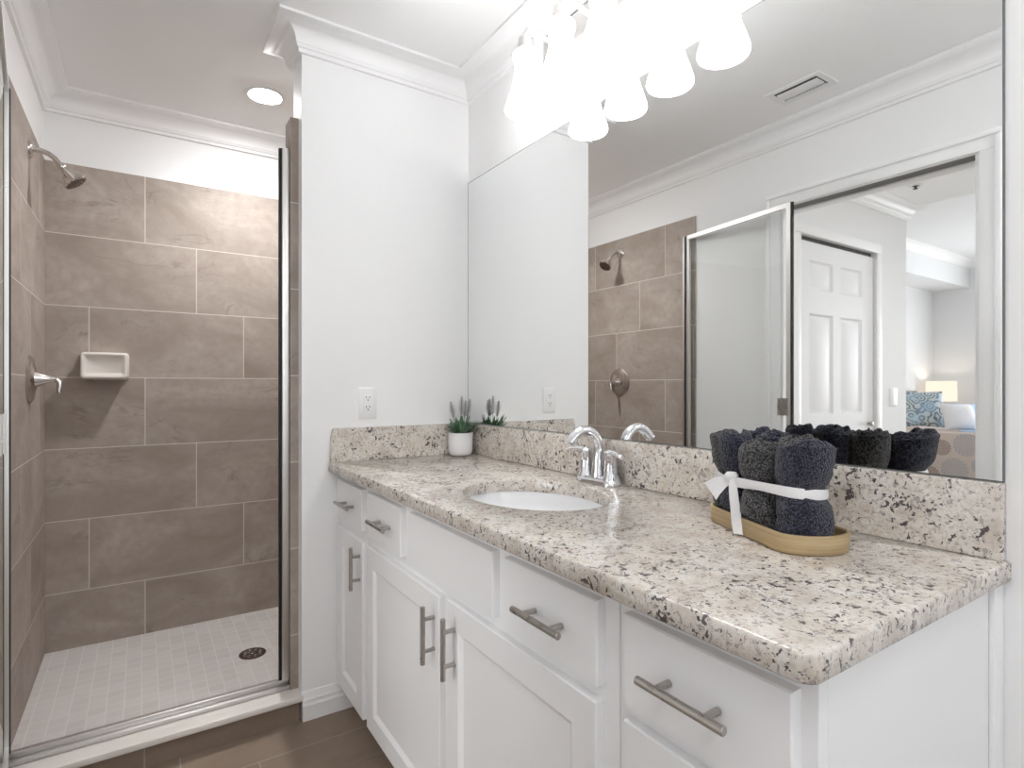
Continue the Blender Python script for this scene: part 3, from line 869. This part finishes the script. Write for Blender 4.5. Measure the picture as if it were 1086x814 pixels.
# shower enclosure: curb track, strike post, hinge post and the open glass door
ZG = 2.008
YD = 2.120
JX = XP - 0.0275
en = thing('shower_door_frame', 'polished metal track and posts around the shower opening', 'shower frame', (0.05, YD, 0.09))
m = MB(); m.box(XS + 0.001, JX, YD - 0.018, YD + 0.018, 0.0905, 0.104, 0.002); m.box(XS + 0.001, JX, YD - 0.002, YD + 0.016, 0.104, 0.122, 0.003)
m.build('sill_track', M['frame'], en)
m = MB(); m.box(0.4145, XP - 0.0275, YD - 0.014, YD + 0.014, 0.122, ZG, 0.003)
sp = m.build('strike_post', M['frame'], en)
MB().box(0.4055, 0.415, YD - 0.006, YD + 0.008, 0.124, ZG - 0.002, 0.001).build('gasket', M['gasket'], sp)
m = MB(); m.box(XS + 0.0008, XS + 0.026, YD - 0.010, YD + 0.016, 0.122, ZG, 0.002)
hp = m.build('hinge_post', M['frame'], en)
MB().box(XS + 0.0262, XS + 0.0292, YD - 0.008, YD + 0.004, 0.124, ZG - 0.002).build('gasket', M['gasket'], hp)

# door leaf, swung open towards the bathroom
HXp, HYp, DA, DL = XS + 0.0205, YD - 0.016, math.radians(7.0), 0.655
dv = Vector((math.sin(DA), -math.cos(DA), 0)); nv = Vector((math.cos(DA), math.sin(DA), 0))
gd = thing('shower_door', 'clear glass shower door in a thin polished frame, swung open along the wall', 'shower door', (HXp, HYp, 0.13))
def leafbox(l0, l1, n0, n1, z0, z1, mb):
    h = Vector((HXp, HYp, 0))
    P = [h + dv * l + nv * n for l, n in ((l0, n0), (l1, n0), (l1, n1), (l0, n1))]
    mb.rings([[(p.x, p.y, z0) for p in P], [(p.x, p.y, z1) for p in P]], True, True, True); return mb
m = MB()
leafbox(0, 0.014, -0.0075, 0.0075, 0.128, ZG, m)
m.build('hinge_stile', M['frame'], gd, smooth=False)
m = MB(); leafbox(DL - 0.022, DL, -0.0075, 0.0075, 0.128, ZG, m); st = m.build('latch_stile', M['frame'], gd, smooth=False)
m = MB(); leafbox(DL, DL + 0.010, -0.004, 0.006, 0.130, ZG - 0.002, m); m.build('gasket', M['gasket'], gd, smooth=False)
m = MB(); leafbox(0.014, DL - 0.022, -0.0075, 0.0075, ZG - 0.022, ZG, m); m.build('top_rail', M['frame'], gd, smooth=False)
m = MB(); leafbox(0.014, DL - 0.022, -0.0075, 0.0075, 0.128, 0.155, m); m.build('bottom_rail', M['frame'], gd, smooth=False)
m = MB(); leafbox(0.014, DL - 0.022, -0.0025, 0.0025, 0.155, ZG - 0.022, m); m.build('glass_pane', M['glass'], gd, smooth=False)
m = MB(); leafbox(DL - 0.060, DL - 0.010, 0.0077, 0.0125, 1.028, 1.108, m); leafbox(DL - 0.060, DL - 0.052, 0.0125, 0.018, 1.028, 1.108, m)
m.build('pull', M['brushed'], gd, smooth=False)

# ================================================================== CEILING AND WALL DEVICES
cx, cy = 0.444, 2.605
cl = thing('recessed_light', 'round recessed ceiling light glowing above the shower', 'ceiling light', (cx, cy, ZC))
MB().lathe([(0.062, -0.001), (0.083, -0.001), (0.085, -0.004), (0.080, -0.008), (0.066, -0.009), (0.062, -0.006)][::1] + [(0.062, -0.001)], (cx, cy, ZC), 'Z', 40, cap0=False, cap1=False).build('trim_ring', M['plastic'], cl)
MB().lathe([(0.0, -0.018), (0.030, -0.0165), (0.050, -0.012), (0.0618, -0.006), (0.0618, -0.001), (0.0, -0.001)], (cx, cy, ZC), 'Z', 40, cap0=False, cap1=False).build('lens', M['shower_lens'], cl)
d = bpy.data.lights.new('shower_can_lamp', 'SPOT'); d.energy = P_CAN; d.spot_size = math.radians(150); d.spot_blend = 1.0; d.shadow_soft_size = 0.035; d.color = (0.985, 0.99, 1.0)
o = bpy.data.objects.new('shower_can_lamp', d); C.objects.link(o); o.location = (cx, cy, ZC - 0.024)

cx2, cy2 = -0.05, -0.20  # dome put in out of view to brighten ceiling and cabinet fronts
cl2 = thing('fill_dome_light', 'round opal glass dome light added for fill on the ceiling beyond the counter end', 'ceiling light', (cx2, cy2, ZC))
MB().lathe([(0.0, -0.0005), (0.165, -0.0005), (0.168, -0.006), (0.166, -0.020), (0.150, -0.022), (0.0, -0.022)], (cx2, cy2, ZC), 'Z', 48, cap0=False, cap1=False).build('rim', M['frame'], cl2)
MB().lathe([(0.155, -0.022), (0.160, -0.040), (0.155, -0.070), (0.135, -0.105), (0.100, -0.130), (0.055, -0.145), (0.0, -0.150)], (cx2, cy2, ZC), 'Z', 48, cap0=False, cap1=False).build('dome', M['dome'], cl2)

# ceiling exhaust vent
vx0, vx1, vy0, vy1 = -0.143, 0.008, 1.195, 1.432
vt = thing('ceiling_vent', 'small white rectangular vent grille in the bathroom ceiling', 'vent', ((vx0 + vx1) / 2, (vy0 + vy1) / 2, ZC))
m = MB()
def R4(k, z): return [(vx0 + k, vy0 + k, z), (vx1 - k, vy0 + k, z), (vx1 - k, vy1 - k, z), (vx0 + k, vy1 - k, z)]
m.rings([R4(0, ZC - 0.0005), R4(0.002, ZC - 0.005), R4(0.020, ZC - 0.006), R4(0.026, ZC - 0.004), R4(0.026, ZC - 0.0005)])
m.build('frame', M['plastic'], vt)
MB().box(vx0 + 0.026, vx1 - 0.026, vy0 + 0.026, vy1 - 0.026, ZC - 0.002, ZC - 0.0005).build('duct_shade_panel', M['recess'], vt)  # flat dark panel painted as the shade inside the duct
ya, yb_ = vy0 + 0.032, vy1 - 0.032
m = MB()
xa, xb = vx1 - 0.044, vx0 + 0.050
m.rings([[(xa, y, ZC - 0.003), (xa - 0.002, y, ZC - 0.006), (xb + 0.006, y, ZC - 0.010), (xb, y, ZC - 0.008), (xb, y, ZC - 0.003)] for y in (ya, yb_)], True, True, True)
m.build('louver', M['plastic'], vt)
m = MB()
xa, xb = vx0 + 0.037, vx0 + 0.032
m.rings([[(xa, y, ZC - 0.003), (xa, y, ZC - 0.007), (xb, y, ZC - 0.007), (xb, y, ZC - 0.003)] for y in (ya, yb_)], True, True, True)
m.build('louver', M['plastic'], vt)

def wall_plate(o, cx, y, cz, parent, w=0.070, h=0.115):
    m = MB()
    def R(k, d): return [(cx + sx * (w / 2 - k), y - d, cz + sz * (h / 2 - k)) for sx, sz in ((-1, -1), (1, -1), (1, 1), (-1, 1))]
    m.rings([R(0, 0.0003), R(0.0005, 0.004), R(0.004, 0.006)], True, True, True)
    return m.build('cover_plate', M['plastic'], parent)
ot = thing('wall_outlet', 'white double electrical outlet on the partition above the side splash', 'outlet', (0.7015, YE, 1.10))
wall_plate(ot, 0.7015, YE, 1.101, ot)
m = MB(); m.box(0.7015 - 0.0165, 0.7015 + 0.0165, YE - 0.0078, YE - 0.004, 1.101 - 0.033, 1.101 + 0.033, 0.001)
rc = m.build('receptacle', M['plastic'], ot)
m = MB()
for zz in (1.1185, 1.0835):
    for sx_ in (-0.0062, 0.0062): m.box(0.7015 + sx_ - 0.0011, 0.7015 + sx_ + 0.0011, YE - 0.0082, YE - 0.0076, zz, zz + 0.008)
    m.lathe([(0.0026, -0.0006), (0.0026, 0.0002)], (0.7015, YE - 0.0078, zz - 0.006), 'Y', 12)
m.build('slot', M['slot'], rc, smooth=False)
sw = thing('light_switch', 'white rocker light switch on the closet wall of the bedroom', 'switch', (-2.052, HY, 1.09))
wall_plate(sw, -2.052, HY, 1.088, sw, 0.10, 0.125)
m = MB(); m.rings([[(-2.052 + a * 0.019, HY - d0, 1.088 + b_ * 0.034) for a, b_, d0 in ((-1, -1, d1_), (1, -1, d1_), (1, 1, d2), (-1, 1, d2))] for d1_, d2 in ((0.005, 0.005), (0.0105, 0.0068))], True, True, True)
m.build('rocker', M['plastic'], sw)
sk2 = thing('sprinkler_head', 'tiny recessed sprinkler in the ceiling of the bedroom entry', 'sprinkler', (-1.787, 1.554, ZC))
MB().lathe([(0.040, -0.0003), (0.040, -0.004), (0.026, -0.007), (0.020, -0.003), (0.020, -0.0003)], (-1.787, 1.554, ZC), 'Z', 28, cap0=False, cap1=False).build('escutcheon', M['plastic'], sk2)
MB().lathe([(0.0195, -0.0003), (0.0195, -0.002), (0.006, -0.004), (0.006, -0.018), (0.014, -0.020), (0.014, -0.022), (0.0, -0.022)], (-1.787, 1.554, ZC), 'Z', 20, cap1=False).build('deflector', M['slot'], sk2)
d = bpy.data.lights.new('entry_fill_lamp', 'AREA'); d.shape = 'DISK'; d.size = 0.3; d.energy = P_HALL_FILL; d.color = (0.99, 0.99, 1.0)  # fill lamp added to the entry, no such fixture is known
o = bpy.data.objects.new('entry_fill_lamp', d); C.objects.link(o); o.location = (-1.5, 0.5, ZC - 0.03)
cf = thing('fill_flush_light', 'round flush ceiling light added for fill in the bedroom entry', 'ceiling light', (-1.5, 0.5, ZC))
MB().lathe([(0.16, -0.0005), (0.165, -0.008), (0.155, -0.018), (0.15, -0.0005)], (-1.5, 0.5, ZC), 'Z', 40, cap0=False, cap1=False).build('rim', M['plastic'], cf)
MB().lathe([(0.0, -0.012), (0.149, -0.012), (0.149, -0.001), (0.0, -0.001)], (-1.5, 0.5, ZC), 'Z', 40, cap0=False, cap1=False).build('lens', M['can'], cf)

# ================================================================== TRAY WITH ROLLED TOWELS
TD = Vector((0.412, 0.911, 0)).normalized(); TN = Vector((TD.y, -TD.x, 0))      # long axis, towards the wall; across
TR, TCAP, TL = 0.064, 0.042, 0.200
C1 = Vector((0.869, 0.536, 0)) + TN * TR
def tray_ring(k, z, n=16):
    r, c_ = TR - k, TCAP - k; pts = []
    for i in range(n + 1):
        a = math.pi * i / n
        pts.append(C1 + TN * (r * math.cos(a)) - TD * (c_ * math.sin(a)))
    for i in range(n + 1):
        a = math.pi * i / n
        pts.append(C1 + TD * TL - TN * (r * math.cos(a)) + TD * (c_ * math.sin(a)))
    return [(p.x, p.y, z) for p in pts]
def keep_inside(x, y, k):
    """nearest point inside the tray's inner wall"""
    v = Vector((x, y, 0)) - C1; a_, b_ = v.dot(TD), v.dot(TN); r, c_ = TR - k, TCAP - k
    if a_ < 0: e, s0 = a_ / c_, 0.0
    elif a_ > TL: e, s0 = (a_ - TL) / c_, TL
    else: e, s0 = 0.0, a_
    q = math.hypot(e, b_ / r)
    if q > 1: b_ /= q; a_ = s0 + e * c_ / q
    p = C1 + TD * a_ + TN * b_
    return p.x, p.y
zt = ZCT + 0.0006
m = MB(); m.rings([tray_ring(0.003, zt), tray_ring(0.0, zt + 0.003), tray_ring(-0.002, zt + 0.030), tray_ring(-0.001, zt + 0.0325), tray_ring(0.003, zt + 0.0325), tray_ring(0.005, zt + 0.030), tray_ring(0.006, zt + 0.008)], True, True, True)
TC = C1 + TD * (TL / 2)
ty = m.build('wooden_tray', M['bamboo'], loc=(TC.x, TC.y, zt)); tag(ty, 'shallow oblong bamboo tray on the granite countertop', 'tray')

# seven rolled face cloths standing on end, pinched by a ribbon
BC = C1 + TD * 0.105; ZB_ = zt + 0.0085; HT = 0.168; ZTIE = 0.086
def rnd(seed):
    r = random.Random(seed); return r
def roll(name, center, R, H, mat, label, seed, cpos, tilt=0.0, turns=2.3):
    """terry cloth rolled up: plump column pinched by the ribbon, deep spiral folds on top"""
    rg = random.Random(seed); m = MB(); seg = 72
    ph = [rg.uniform(0, 6.28) for _ in range(8)]
    seam = rg.uniform(0, 6.28); td = rg.uniform(0, 6.28)
    rs = []; off = Vector((seed * 3.1, seed * 1.7, 0))
    def pinch(z): return math.exp(-((z - ZTIE) / 0.017) ** 2)
    def rad(a, z):
        t = z / H
        bell = 0.94 + 0.07 * min(1.0, max(0.0, (z - ZTIE) / 0.045)) if z > ZTIE else 0.94 + 0.07 * min(1.0, (ZTIE - z) / 0.04)
        lump = 1 + 0.022 * math.sin(2 * a + ph[0] + 3 * t) + 0.020 * math.sin(3 * a + ph[1] - 5 * t) + 0.022 * math.sin(9 * t + ph[2] + a)
        crease = 0.10 * math.exp(-((z - 0.033 - 0.006 * math.sin(a + ph[4])) / 0.004) ** 2) * max(0, math.sin(a + ph[5])) + 0.07 * math.exp(-((z - 0.125 - 0.010 * math.sin(a + ph[6])) / 0.004) ** 2) * max(0, math.sin(a + ph[7]))
        da = (a - seam) % (2 * math.pi)
        edge = 0.085 * math.exp(-da / 0.8) if da < 3.0 else 0.0
        v = noise.noise(Vector((math.cos(a) * R * 55, math.sin(a) * R * 55, z * 45)) + off)
        return R * (1 - 0.13 * pinch(z)) * bell * (lump + edge - crease + 0.03 * v)
    def place(x, y, z):
        k = 1.0 - 0.10 * pinch(z) + 0.07 * max(0, (z - ZTIE) / (H - ZTIE))
        px, py = center.x + cpos.x * k + x, center.y + cpos.y * k + y
        if z < 0.034:
            qx, qy = keep_inside(px, py, 0.0075)
            f = min(1.0, max(0.0, (0.034 - z) / 0.007))
            px, py = px + (qx - px) * f, py + (qy - py) * f
        return (px, py, ZB_ + z)
    NZ = 44
    for j in range(NZ + 1):
        z0_ = H * 0.955 * j / NZ
        ring = []
        for i in range(seg):
            a = 2 * math.pi * i / seg
            z = z0_ * (1 + tilt * math.cos(a - td) * (j / NZ))
            r_ = rad(a, z0_)
            ring.append(place(r_ * math.cos(a), r_ * math.sin(a), z))
        rs.append(ring)
    # top: the outer wrap ends in a soft thick rim, inner turns of the spiral rise and dip
    NR = 46
    for j in range(1, NR + 1):
        q = 1 - j / NR * 0.985
        ring = []
        for i in range(seg):
            a = 2 * math.pi * i / seg
            r_ = rad(a, H * 0.955) * q
            spi = (1 - q) * turns + ((a - seam) / (2 * math.pi)) % 1.0
            k_, fr = math.floor(spi), spi % 1.0
            layer = 0.0035 * math.sin(2.0 * a + ph[k_ % 8]) + 0.003 * math.sin(a + 2.3 * k_)
            fold = abs(math.sin(math.pi * fr)) ** 0.4
            v = noise.noise(Vector((r_ * math.cos(a) * 90, r_ * math.sin(a) * 90, 3.0)) + off)
            rim = min(1.0, (1 - q) * 6)
            z = H * 0.955 * (1 + tilt * math.cos(a - td) * q) + rim * (0.018 * fold - 0.011 + layer) + 0.004 * rim + 0.002 * v
            ring.append(place(r_ * math.cos(a), r_ * math.sin(a), z))
        rs.append(ring)
    m.rings(rs, True, True, True)
    o = m.build(name, mat, loc=(center.x + cpos.x, center.y + cpos.y, ZB_), sharp=80)
    tag(o, label, 'towel', 'rolled towels in the tray')
    return o
vd = -Vector((BC.x, BC.y)).normalized()                     # towards the camera
sd = Vector((-vd.y, vd.x))                                  # to the photo's left is -sd or +sd
if sd.dot(Vector((math.cos(0.5816), -math.sin(0.5816)))) < 0: sd = -sd   # sd now points to the photo's right
def at(r, f): return Vector((sd.x * r + vd.x * f, sd.y * r + vd.y * f))
def tv(a, b_):
    p = TD * (a - 0.105) + TN * b_
    return Vector((p.x, p.y))
RL = [
    ('navy', tv(0.012, -0.004), 0.0440, 0.166, 'fat navy rolled towel at the rounded tray end nearest the counter end', 2),
    ('grey', tv(0.082, -0.034), 0.0365, 0.156, 'charcoal grey rolled towel in front, beside the ribbon knot', 1),
    ('navy', tv(0.150, -0.036), 0.0330, 0.168, 'navy rolled towel just behind the ribbon knot', 3),
    ('grey', tv(0.207, -0.026), 0.0300, 0.166, 'slim charcoal towel at the tray end facing the sink', 4),
    ('navy', tv(0.200, 0.032), 0.0300, 0.170, 'navy rolled towel at the rear, nearest the sink and mirror', 5),
    ('navy', tv(0.140, 0.030), 0.0330, 0.171, 'navy rolled towel in the middle of the row along the mirror', 8),
    ('grey', tv(0.078, 0.035), 0.0340, 0.168, 'charcoal rolled towel on the mirror side, beside the fat navy one', 6),
]
for mt, cp, R, H, lb, sd_ in RL:
    roll('rolled_towel', BC, R, H, M[mt], lb, sd_, cp, 0.045 if sd_ in (2, 5) else 0.015, 2.0 if sd_ != 1 else 2.5)

# white ribbon with knot, looped tail and hanging tail
rb = thing('ribbon', 'white satin ribbon tied around the rolled towels with a hanging tail', 'ribbon', (BC.x, BC.y, ZB_ + ZTIE))
def bundle_r(ang):
    best = 0.05
    d_ = Vector((math.cos(ang), math.sin(ang)))
    for mt, cp, R, H, lb, sd_ in RL:
        c_ = cp * 0.88; rr_ = R * 0.90
        p = c_.dot(d_); q = c_.length_squared - p * p
        if q < rr_ * rr_: best = max(best, p + math.sqrt(rr_ * rr_ - q))
    return best
N = 96
hull = [bundle_r(2 * math.pi * i / N) for i in range(N)]
# tension: convex hull of the outline
pts2 = [Vector((hull[i] * math.cos(2 * math.pi * i / N), hull[i] * math.sin(2 * math.pi * i / N))) for i in range(N)]
sup = [max(p.dot(Vector((math.cos(2 * math.pi * i / N), math.sin(2 * math.pi * i / N)))) for p in pts2) for i in range(N)]
ring_pts = []
for i in range(N):
    a = 2 * math.pi * i / N; d_ = Vector((math.cos(a), math.sin(a)))
    r_ = min(sup[j] / max(0.2, d_.dot(Vector((math.cos(2 * math.pi * j / N), math.sin(2 * math.pi * j / N))))) for j in range(N) if d_.dot(Vector((math.cos(2 * math.pi * j / N), math.sin(2 * math.pi * j / N)))) > 0.2)
    ring_pts.append((a, r_ + 0.0045))
zc_ = ZB_ + ZTIE
m = MB(); rs = []
for dz, dr in ((-0.0082, 0.0), (-0.003, 0.0012), (0.003, 0.0012), (0.0082, 0.0), (0.0082, -0.0012), (-0.0082, -0.0012), (-0.0082, 0.0)):
    rs.append([(BC.x + (r + dr) * math.cos(a), BC.y + (r + dr) * math.sin(a), zc_ + dz * (1 + 0.08 * math.sin(5 * a)) + 0.003 * math.sin(a * 2 + 1)) for a, r in ring_pts])
m.rings(rs); m.build('band', M['ribbon'], rb, sharp=60)
KN = Vector((BC.x, BC.y, 0)) + Vector((*tv(0.124, -0.066), 0)); KN.z = zc_ + 0.004
S3, V3 = Vector((sd.x, sd.y, 0)), Vector((vd.x, vd.y, 0)); U3 = Vector((0, 0, 1))
def strip(path, widths, wdirs, th=0.0016):
    """ribbon strip: centre line, half widths, width directions"""
    m = MB(); rs = []
    for i, p in enumerate(path):
        t_ = (path[min(i + 1, len(path) - 1)] - path[max(i - 1, 0)]).normalized()
        w_ = wdirs[i].normalized(); n_ = t_.cross(w_).normalized()
        a, b_ = p - w_ * widths[i], p + w_ * widths[i]
        q = (a + b_) / 2 + n_ * widths[i] * 0.22
        rs.append([a - n_ * th / 2, q - n_ * th / 2, b_ - n_ * th / 2, b_ + n_ * th / 2, q + n_ * th / 2, a + n_ * th / 2])
    m.rings(rs, True, True, True); return m
def K(r, f, u): return KN + S3 * r + V3 * f + U3 * u
m = MB()
m.rings([[tuple(K(0.011 * c_ * k - 0.002, 0.004 * math.sin(j * 0.9) + 0.006 * s_ * k, 0.013 - j * 0.0052)) for c_, s_ in [(math.cos(2 * math.pi * i / 14), math.sin(2 * math.pi * i / 14)) for i in range(14)]] for j, k in enumerate((0.75, 1.15, 1.1, 0.85, 0.7, 0.6))], True, True, True)
m.build('knot', M['ribbon'], rb, sharp=60)
p = [K(0.000, 0.006, 0.002), K(0.001, 0.011, -0.012), K(0.003, 0.015, -0.032), K(0.006, 0.018, -0.054), K(0.008, 0.022, -0.078), K(0.011, 0.030, -0.0945)]
strip(p, [0.006, 0.0075, 0.0085, 0.009, 0.009, 0.0085], [S3 + V3 * 0.3] * 6).build('hanging_tail', M['ribbon'], rb, sharp=60)
p = [K(0.000, -0.002, 0.000), K(-0.012, 0.000, -0.006), K(-0.026, 0.001, -0.014), K(-0.040, 0.000, -0.026)]
strip(p, [0.006, 0.011, 0.016, 0.019], [U3 + S3 * 0.3, U3 + S3 * 0.0, U3 - S3 * 0.25, U3 - S3 * 0.7]).build('side_tail', M['ribbon'], rb, sharp=60)

# ================================================================== POTTED LAVENDER
PX, PY = 1.050, 1.966
pp = thing('potted_lavender', 'small artificial lavender in a white pot in the counter corner', 'plant', (PX, PY, ZCT + 0.0006))
zp = ZCT + 0.0006
MB().lathe([(0.0, 0.0), (0.034, 0.0), (0.041, 0.004), (0.046, 0.014), (0.0475, 0.030), (0.0485, 0.088), (0.0475, 0.089), (0.0455, 0.088), (0.0450, 0.078), (0.0, 0.077)], (PX, PY, zp), 'Z', 40, cap0=False, cap1=False).build('pot', M['pot'], pp)
MB().lathe([(0.0447, 0.0775), (0.0447, 0.082), (0.0, 0.083)], (PX, PY, zp), 'Z', 24).build('soil', M['soil'], pp)
rg = random.Random(3)
def blade(m, base, tip, wid, bend):
    base, tip = Vector(base), Vector(tip); rs = []
    n = 6; d = (tip - base); sidev = d.cross(Vector((0, 0, 1)))
    if sidev.length < 1e-5: sidev = Vector((1, 0, 0))
    sidev.normalize(); up = sidev.cross(d).normalized()
    for i in range(n + 1):
        t = i / n; p = base + d * t + Vector((0, 0, bend)) * math.sin(math.pi * t) * 0.5
        w_ = wid * (0.35 + 1.2 * t) * (1 - t ** 3) + 0.0002
        rs.append([p - sidev * w_, p + up * w_ * 0.45, p + sidev * w_, p - up * w_ * 0.25])
    m.rings(rs, True, True, True)
def clampxy(p):
    return (min(p[0], XM - 0.026), min(p[1], YE - 0.026), p[2])
for nm, mt, cnt in (('foliage', 'leaf', 70), ('foliage', 'sage', 46)):
    m = MB()
    for i in range(cnt):
        a = rg.uniform(0, 6.283); r0 = rg.uniform(0.0, 0.036)
        el = rg.uniform(0.25, 1.45); L = rg.uniform(0.034, 0.078) * (0.75 + 0.3 * math.sin(el))
        b0 = (PX + r0 * math.cos(a), PY + r0 * math.sin(a), zp + 0.082)
        tp = (b0[0] + L * math.cos(el) * math.cos(a), b0[1] + L * math.cos(el) * math.sin(a), b0[2] + L * math.sin(el))
        if tp[2] < zp + ZBS - ZCT + 0.003 or True: tp = clampxy(tp)
        blade(m, b0, tp, rg.uniform(0.0034, 0.0058), 0.014)
    m.build(nm, M[mt], pp, sharp=60)
def mid_of(): return Vector((PX, PY, zp))
spikes = [(-0.030, 0.010, 0.142), (0.004, 0.004, 0.163), (0.016, -0.012, 0.146), (0.030, 0.004, 0.152)]
RV = Vector((math.cos(0.5816), -math.sin(0.5816), 0)); FV = Vector((math.sin(0.5816), math.cos(0.5816), 0))
for r_, f_, h in spikes:
    base = Vector((PX, PY, zp + 0.085)) + RV * r_ * 0.5 - FV * f_ * 0.5
    top = Vector((PX, PY, zp + h + 0.062)) + RV * r_ * 1.25 - FV * f_
    top = Vector(clampxy(top))
    m = MB(); m.tube([base, base.lerp(top, 0.5), top], 0.0011, 6)
    s_ = m.build('stem', M['sage'], pp)
    m = MB()
    for k in range(11):
        t = 0.52 + 0.48 * k / 10
        c_ = base.lerp(top, t)
        rr_ = 0.0125 * math.sin(math.pi * (0.14 + 0.82 * (k / 10))) ** 0.9 + 0.0015
        for q in range(4):
            a = q * 1.571 + k * 0.8
            e = c_ + Vector((math.cos(a) * rr_, math.sin(a) * rr_, 0.006))
            blade(m, c_, clampxy(e), 0.0036, 0.001)
    m.build('flower_spike', M['lavender'], s_, sharp=60)

# ================================================================== BEDROOM FURNITURE (seen in the mirror)
BX0, BX1, BY1 = -5.0, -6.55, 3.30
bd = thing('bed', 'bed with a linen coverlet printed with dotted medallions', 'bed', (-5.78, 2.3, 0))
m = MB(); m.box(BX1 + 0.05, BX0 - 0.05, 1.30, BY1, 0.12, 0.63, 0.05, 3); m.build('mattress', M['white_cloth'], bd)
m = MB(); m.box(BX1, BX0, 1.25, 2.62, 0.06, 0.672, 0.02, 3); m.box(BX1, BX0, 2.60, BY1 - 0.02, 0.06, 0.668, 0.02, 3)
m.build('coverlet', M['linen'], bd, loc=(0, 0, 0))
m = MB()
m.rings([[(x, y, z) for x, z in ((BX1 - 0.05, 0.0), (BX0 + 0.05, 0.0), (BX0 + 0.05, 1.02), (BX0 - 0.15, 1.10), (BX1 + 0.15, 1.10), (BX1 - 0.05, 1.02))] for y in (3.32, 3.395)], True, True, True)
m.build('headboard', M['wood'], bd)
m = MB(); m.box(BX1 + 0.1, BX0 - 0.10, 1.9, 2.42, 0.668, 0.690, 0.01); m.build('folded_sheet', M['blue_cloth'], bd)

def pillow(name, c, w, h, th, rot, mat, label, group=None):
    m = MB(); n = 14; rs = []
    Rm = Matrix.Rotation(rot[2], 3, 'Z') @ Matrix.Rotation(rot[0], 3, 'X')
    def surf(u, v, s):
        k = (max(0, 1 - abs(u) ** 2.6) * max(0, 1 - abs(v) ** 2.6)) ** 0.55
        px, pz = u * w / 2 * (1 - 0.06 * (1 - abs(v)) * abs(u) ** 3), v * h / 2 * (1 - 0.06 * (1 - abs(u)) * abs(v) ** 3)
        return Rm @ Vector((px, s * th / 2 * k, pz)) + Vector(c)
    for s in (-1, 1):
        g = [[m.b.verts.new(surf(-1 + 2 * i / n, -1 + 2 * j / n, s)) for i in range(n + 1)] for j in range(n + 1)]
        for j in range(n):
            for i in range(n): m.b.faces.new((g[j][i], g[j][i + 1], g[j + 1][i + 1], g[j + 1][i]))
    bmesh.ops.remove_doubles(m.b, verts=m.b.verts, dist=1e-5)
    o = m.build(name, mat, loc=c, sharp=80); tag(o, label, 'pillow', group); return o
# faces look along local -y before rotation
pillow('cushion', (-5.27, 2.85, 0.90), 0.44, 0.44, 0.17, (math.radians(-22), 0, math.radians(60)), M['cushion'], 'blue and grey medallion-print cushion on the bed', 'bed pillows')
pillow('cushion', (-5.25, 2.47, 0.828), 0.34, 0.31, 0.15, (math.radians(-26), 0, math.radians(38)), M['white_cloth'], 'small plain white cushion leaning on the bed', 'bed pillows')
pillow('bed_pillow', (-5.64, 2.46, 0.825), 0.46, 0.30, 0.16, (math.radians(-20), 0, math.radians(30)), M['blue_cloth'], 'pale blue bed pillow behind the white cushion', 'bed pillows')

def nightstand(x, y, label):
    t = thing('nightstand', label, 'nightstand', (x, y, 0), 'nightstands beside the bed')
    m = MB(); m.box(x - 0.22, x + 0.22, y - 0.19, y + 0.19, 0.12, 0.62, 0.006)
    m.build('body', M['wood'], t)
    m = MB(); m.box(x - 0.20, x + 0.20, y - 0.205, y - 0.191, 0.36, 0.60, 0.004); d_ = m.build('drawer', M['wood'], t)
    MB().lathe([(0.006, 0), (0.014, -0.018), (0.0, -0.024)], (x, y - 0.205, 0.48), 'Y', 12).build('knob', M['brushed'], d_)
    for sx_ in (-0.19, 0.19):
        for sy_ in (-0.16, 0.16):
            MB().box(x + sx_ - 0.02, x + sx_ + 0.02, y + sy_ - 0.02, y + sy_ + 0.02, 0.0, 0.12).build('leg', M['wood'], t)
def table_lamp(x, y, label, r0, r1, zb, zt_, e):
    t = thing('table_lamp', label, 'lamp', (x, y, 0.6205), 'bedside lamps')
    MB().lathe([(0.0, 0.6205), (0.075, 0.6205), (0.075, 0.635), (0.03, 0.66), (0.055, 0.72), (0.07, 0.80), (0.045, 0.88), (0.015, 0.92), (0.012, 1.0), (0.0, 1.0)], (x, y, 0), 'Z', 28, cap0=False, cap1=False).build('base', M['porcelain'], t)
    MB().lathe([(r0, zb), (r1, zt_), (r1 - 0.004, zt_), (r0 - 0.004, zb), (r0, zb)], (x, y, 0), 'Z', 36, cap0=False, cap1=False).build('shade', M['lampshade'], t)
    MB().lathe([(0.012, 0.995), (0.03, 1.03), (0.036, 1.06), (0.02, 1.09), (0.0, 1.095)], (x, y, 0), 'Z', 18).build('bulb', M['can'], t)
    d = bpy.data.lights.new('bedside_bulb', 'POINT'); d.energy = e; d.color = (1.0, 0.82, 0.62); d.shadow_soft_size = 0.04
    o = bpy.data.objects.new('bedside_bulb', d); C.objects.link(o); o.location = (x, y, 1.13)
nightstand(-6.85, 3.18, 'dark wood nightstand on the far side of the bed')
table_lamp(-6.85, 3.20, 'lit table lamp with a cream drum shade on the far side of the bed', 0.175, 0.170, 0.96, 1.233, 2.5)
nightstand(-4.72, 3.18, 'dark wood nightstand on the near side of the bed')
table_lamp(-4.72, 3.02, 'lit table lamp with a cone shade half hidden by the closet corner', 0.20, 0.11, 1.0, 1.25, 1.2)
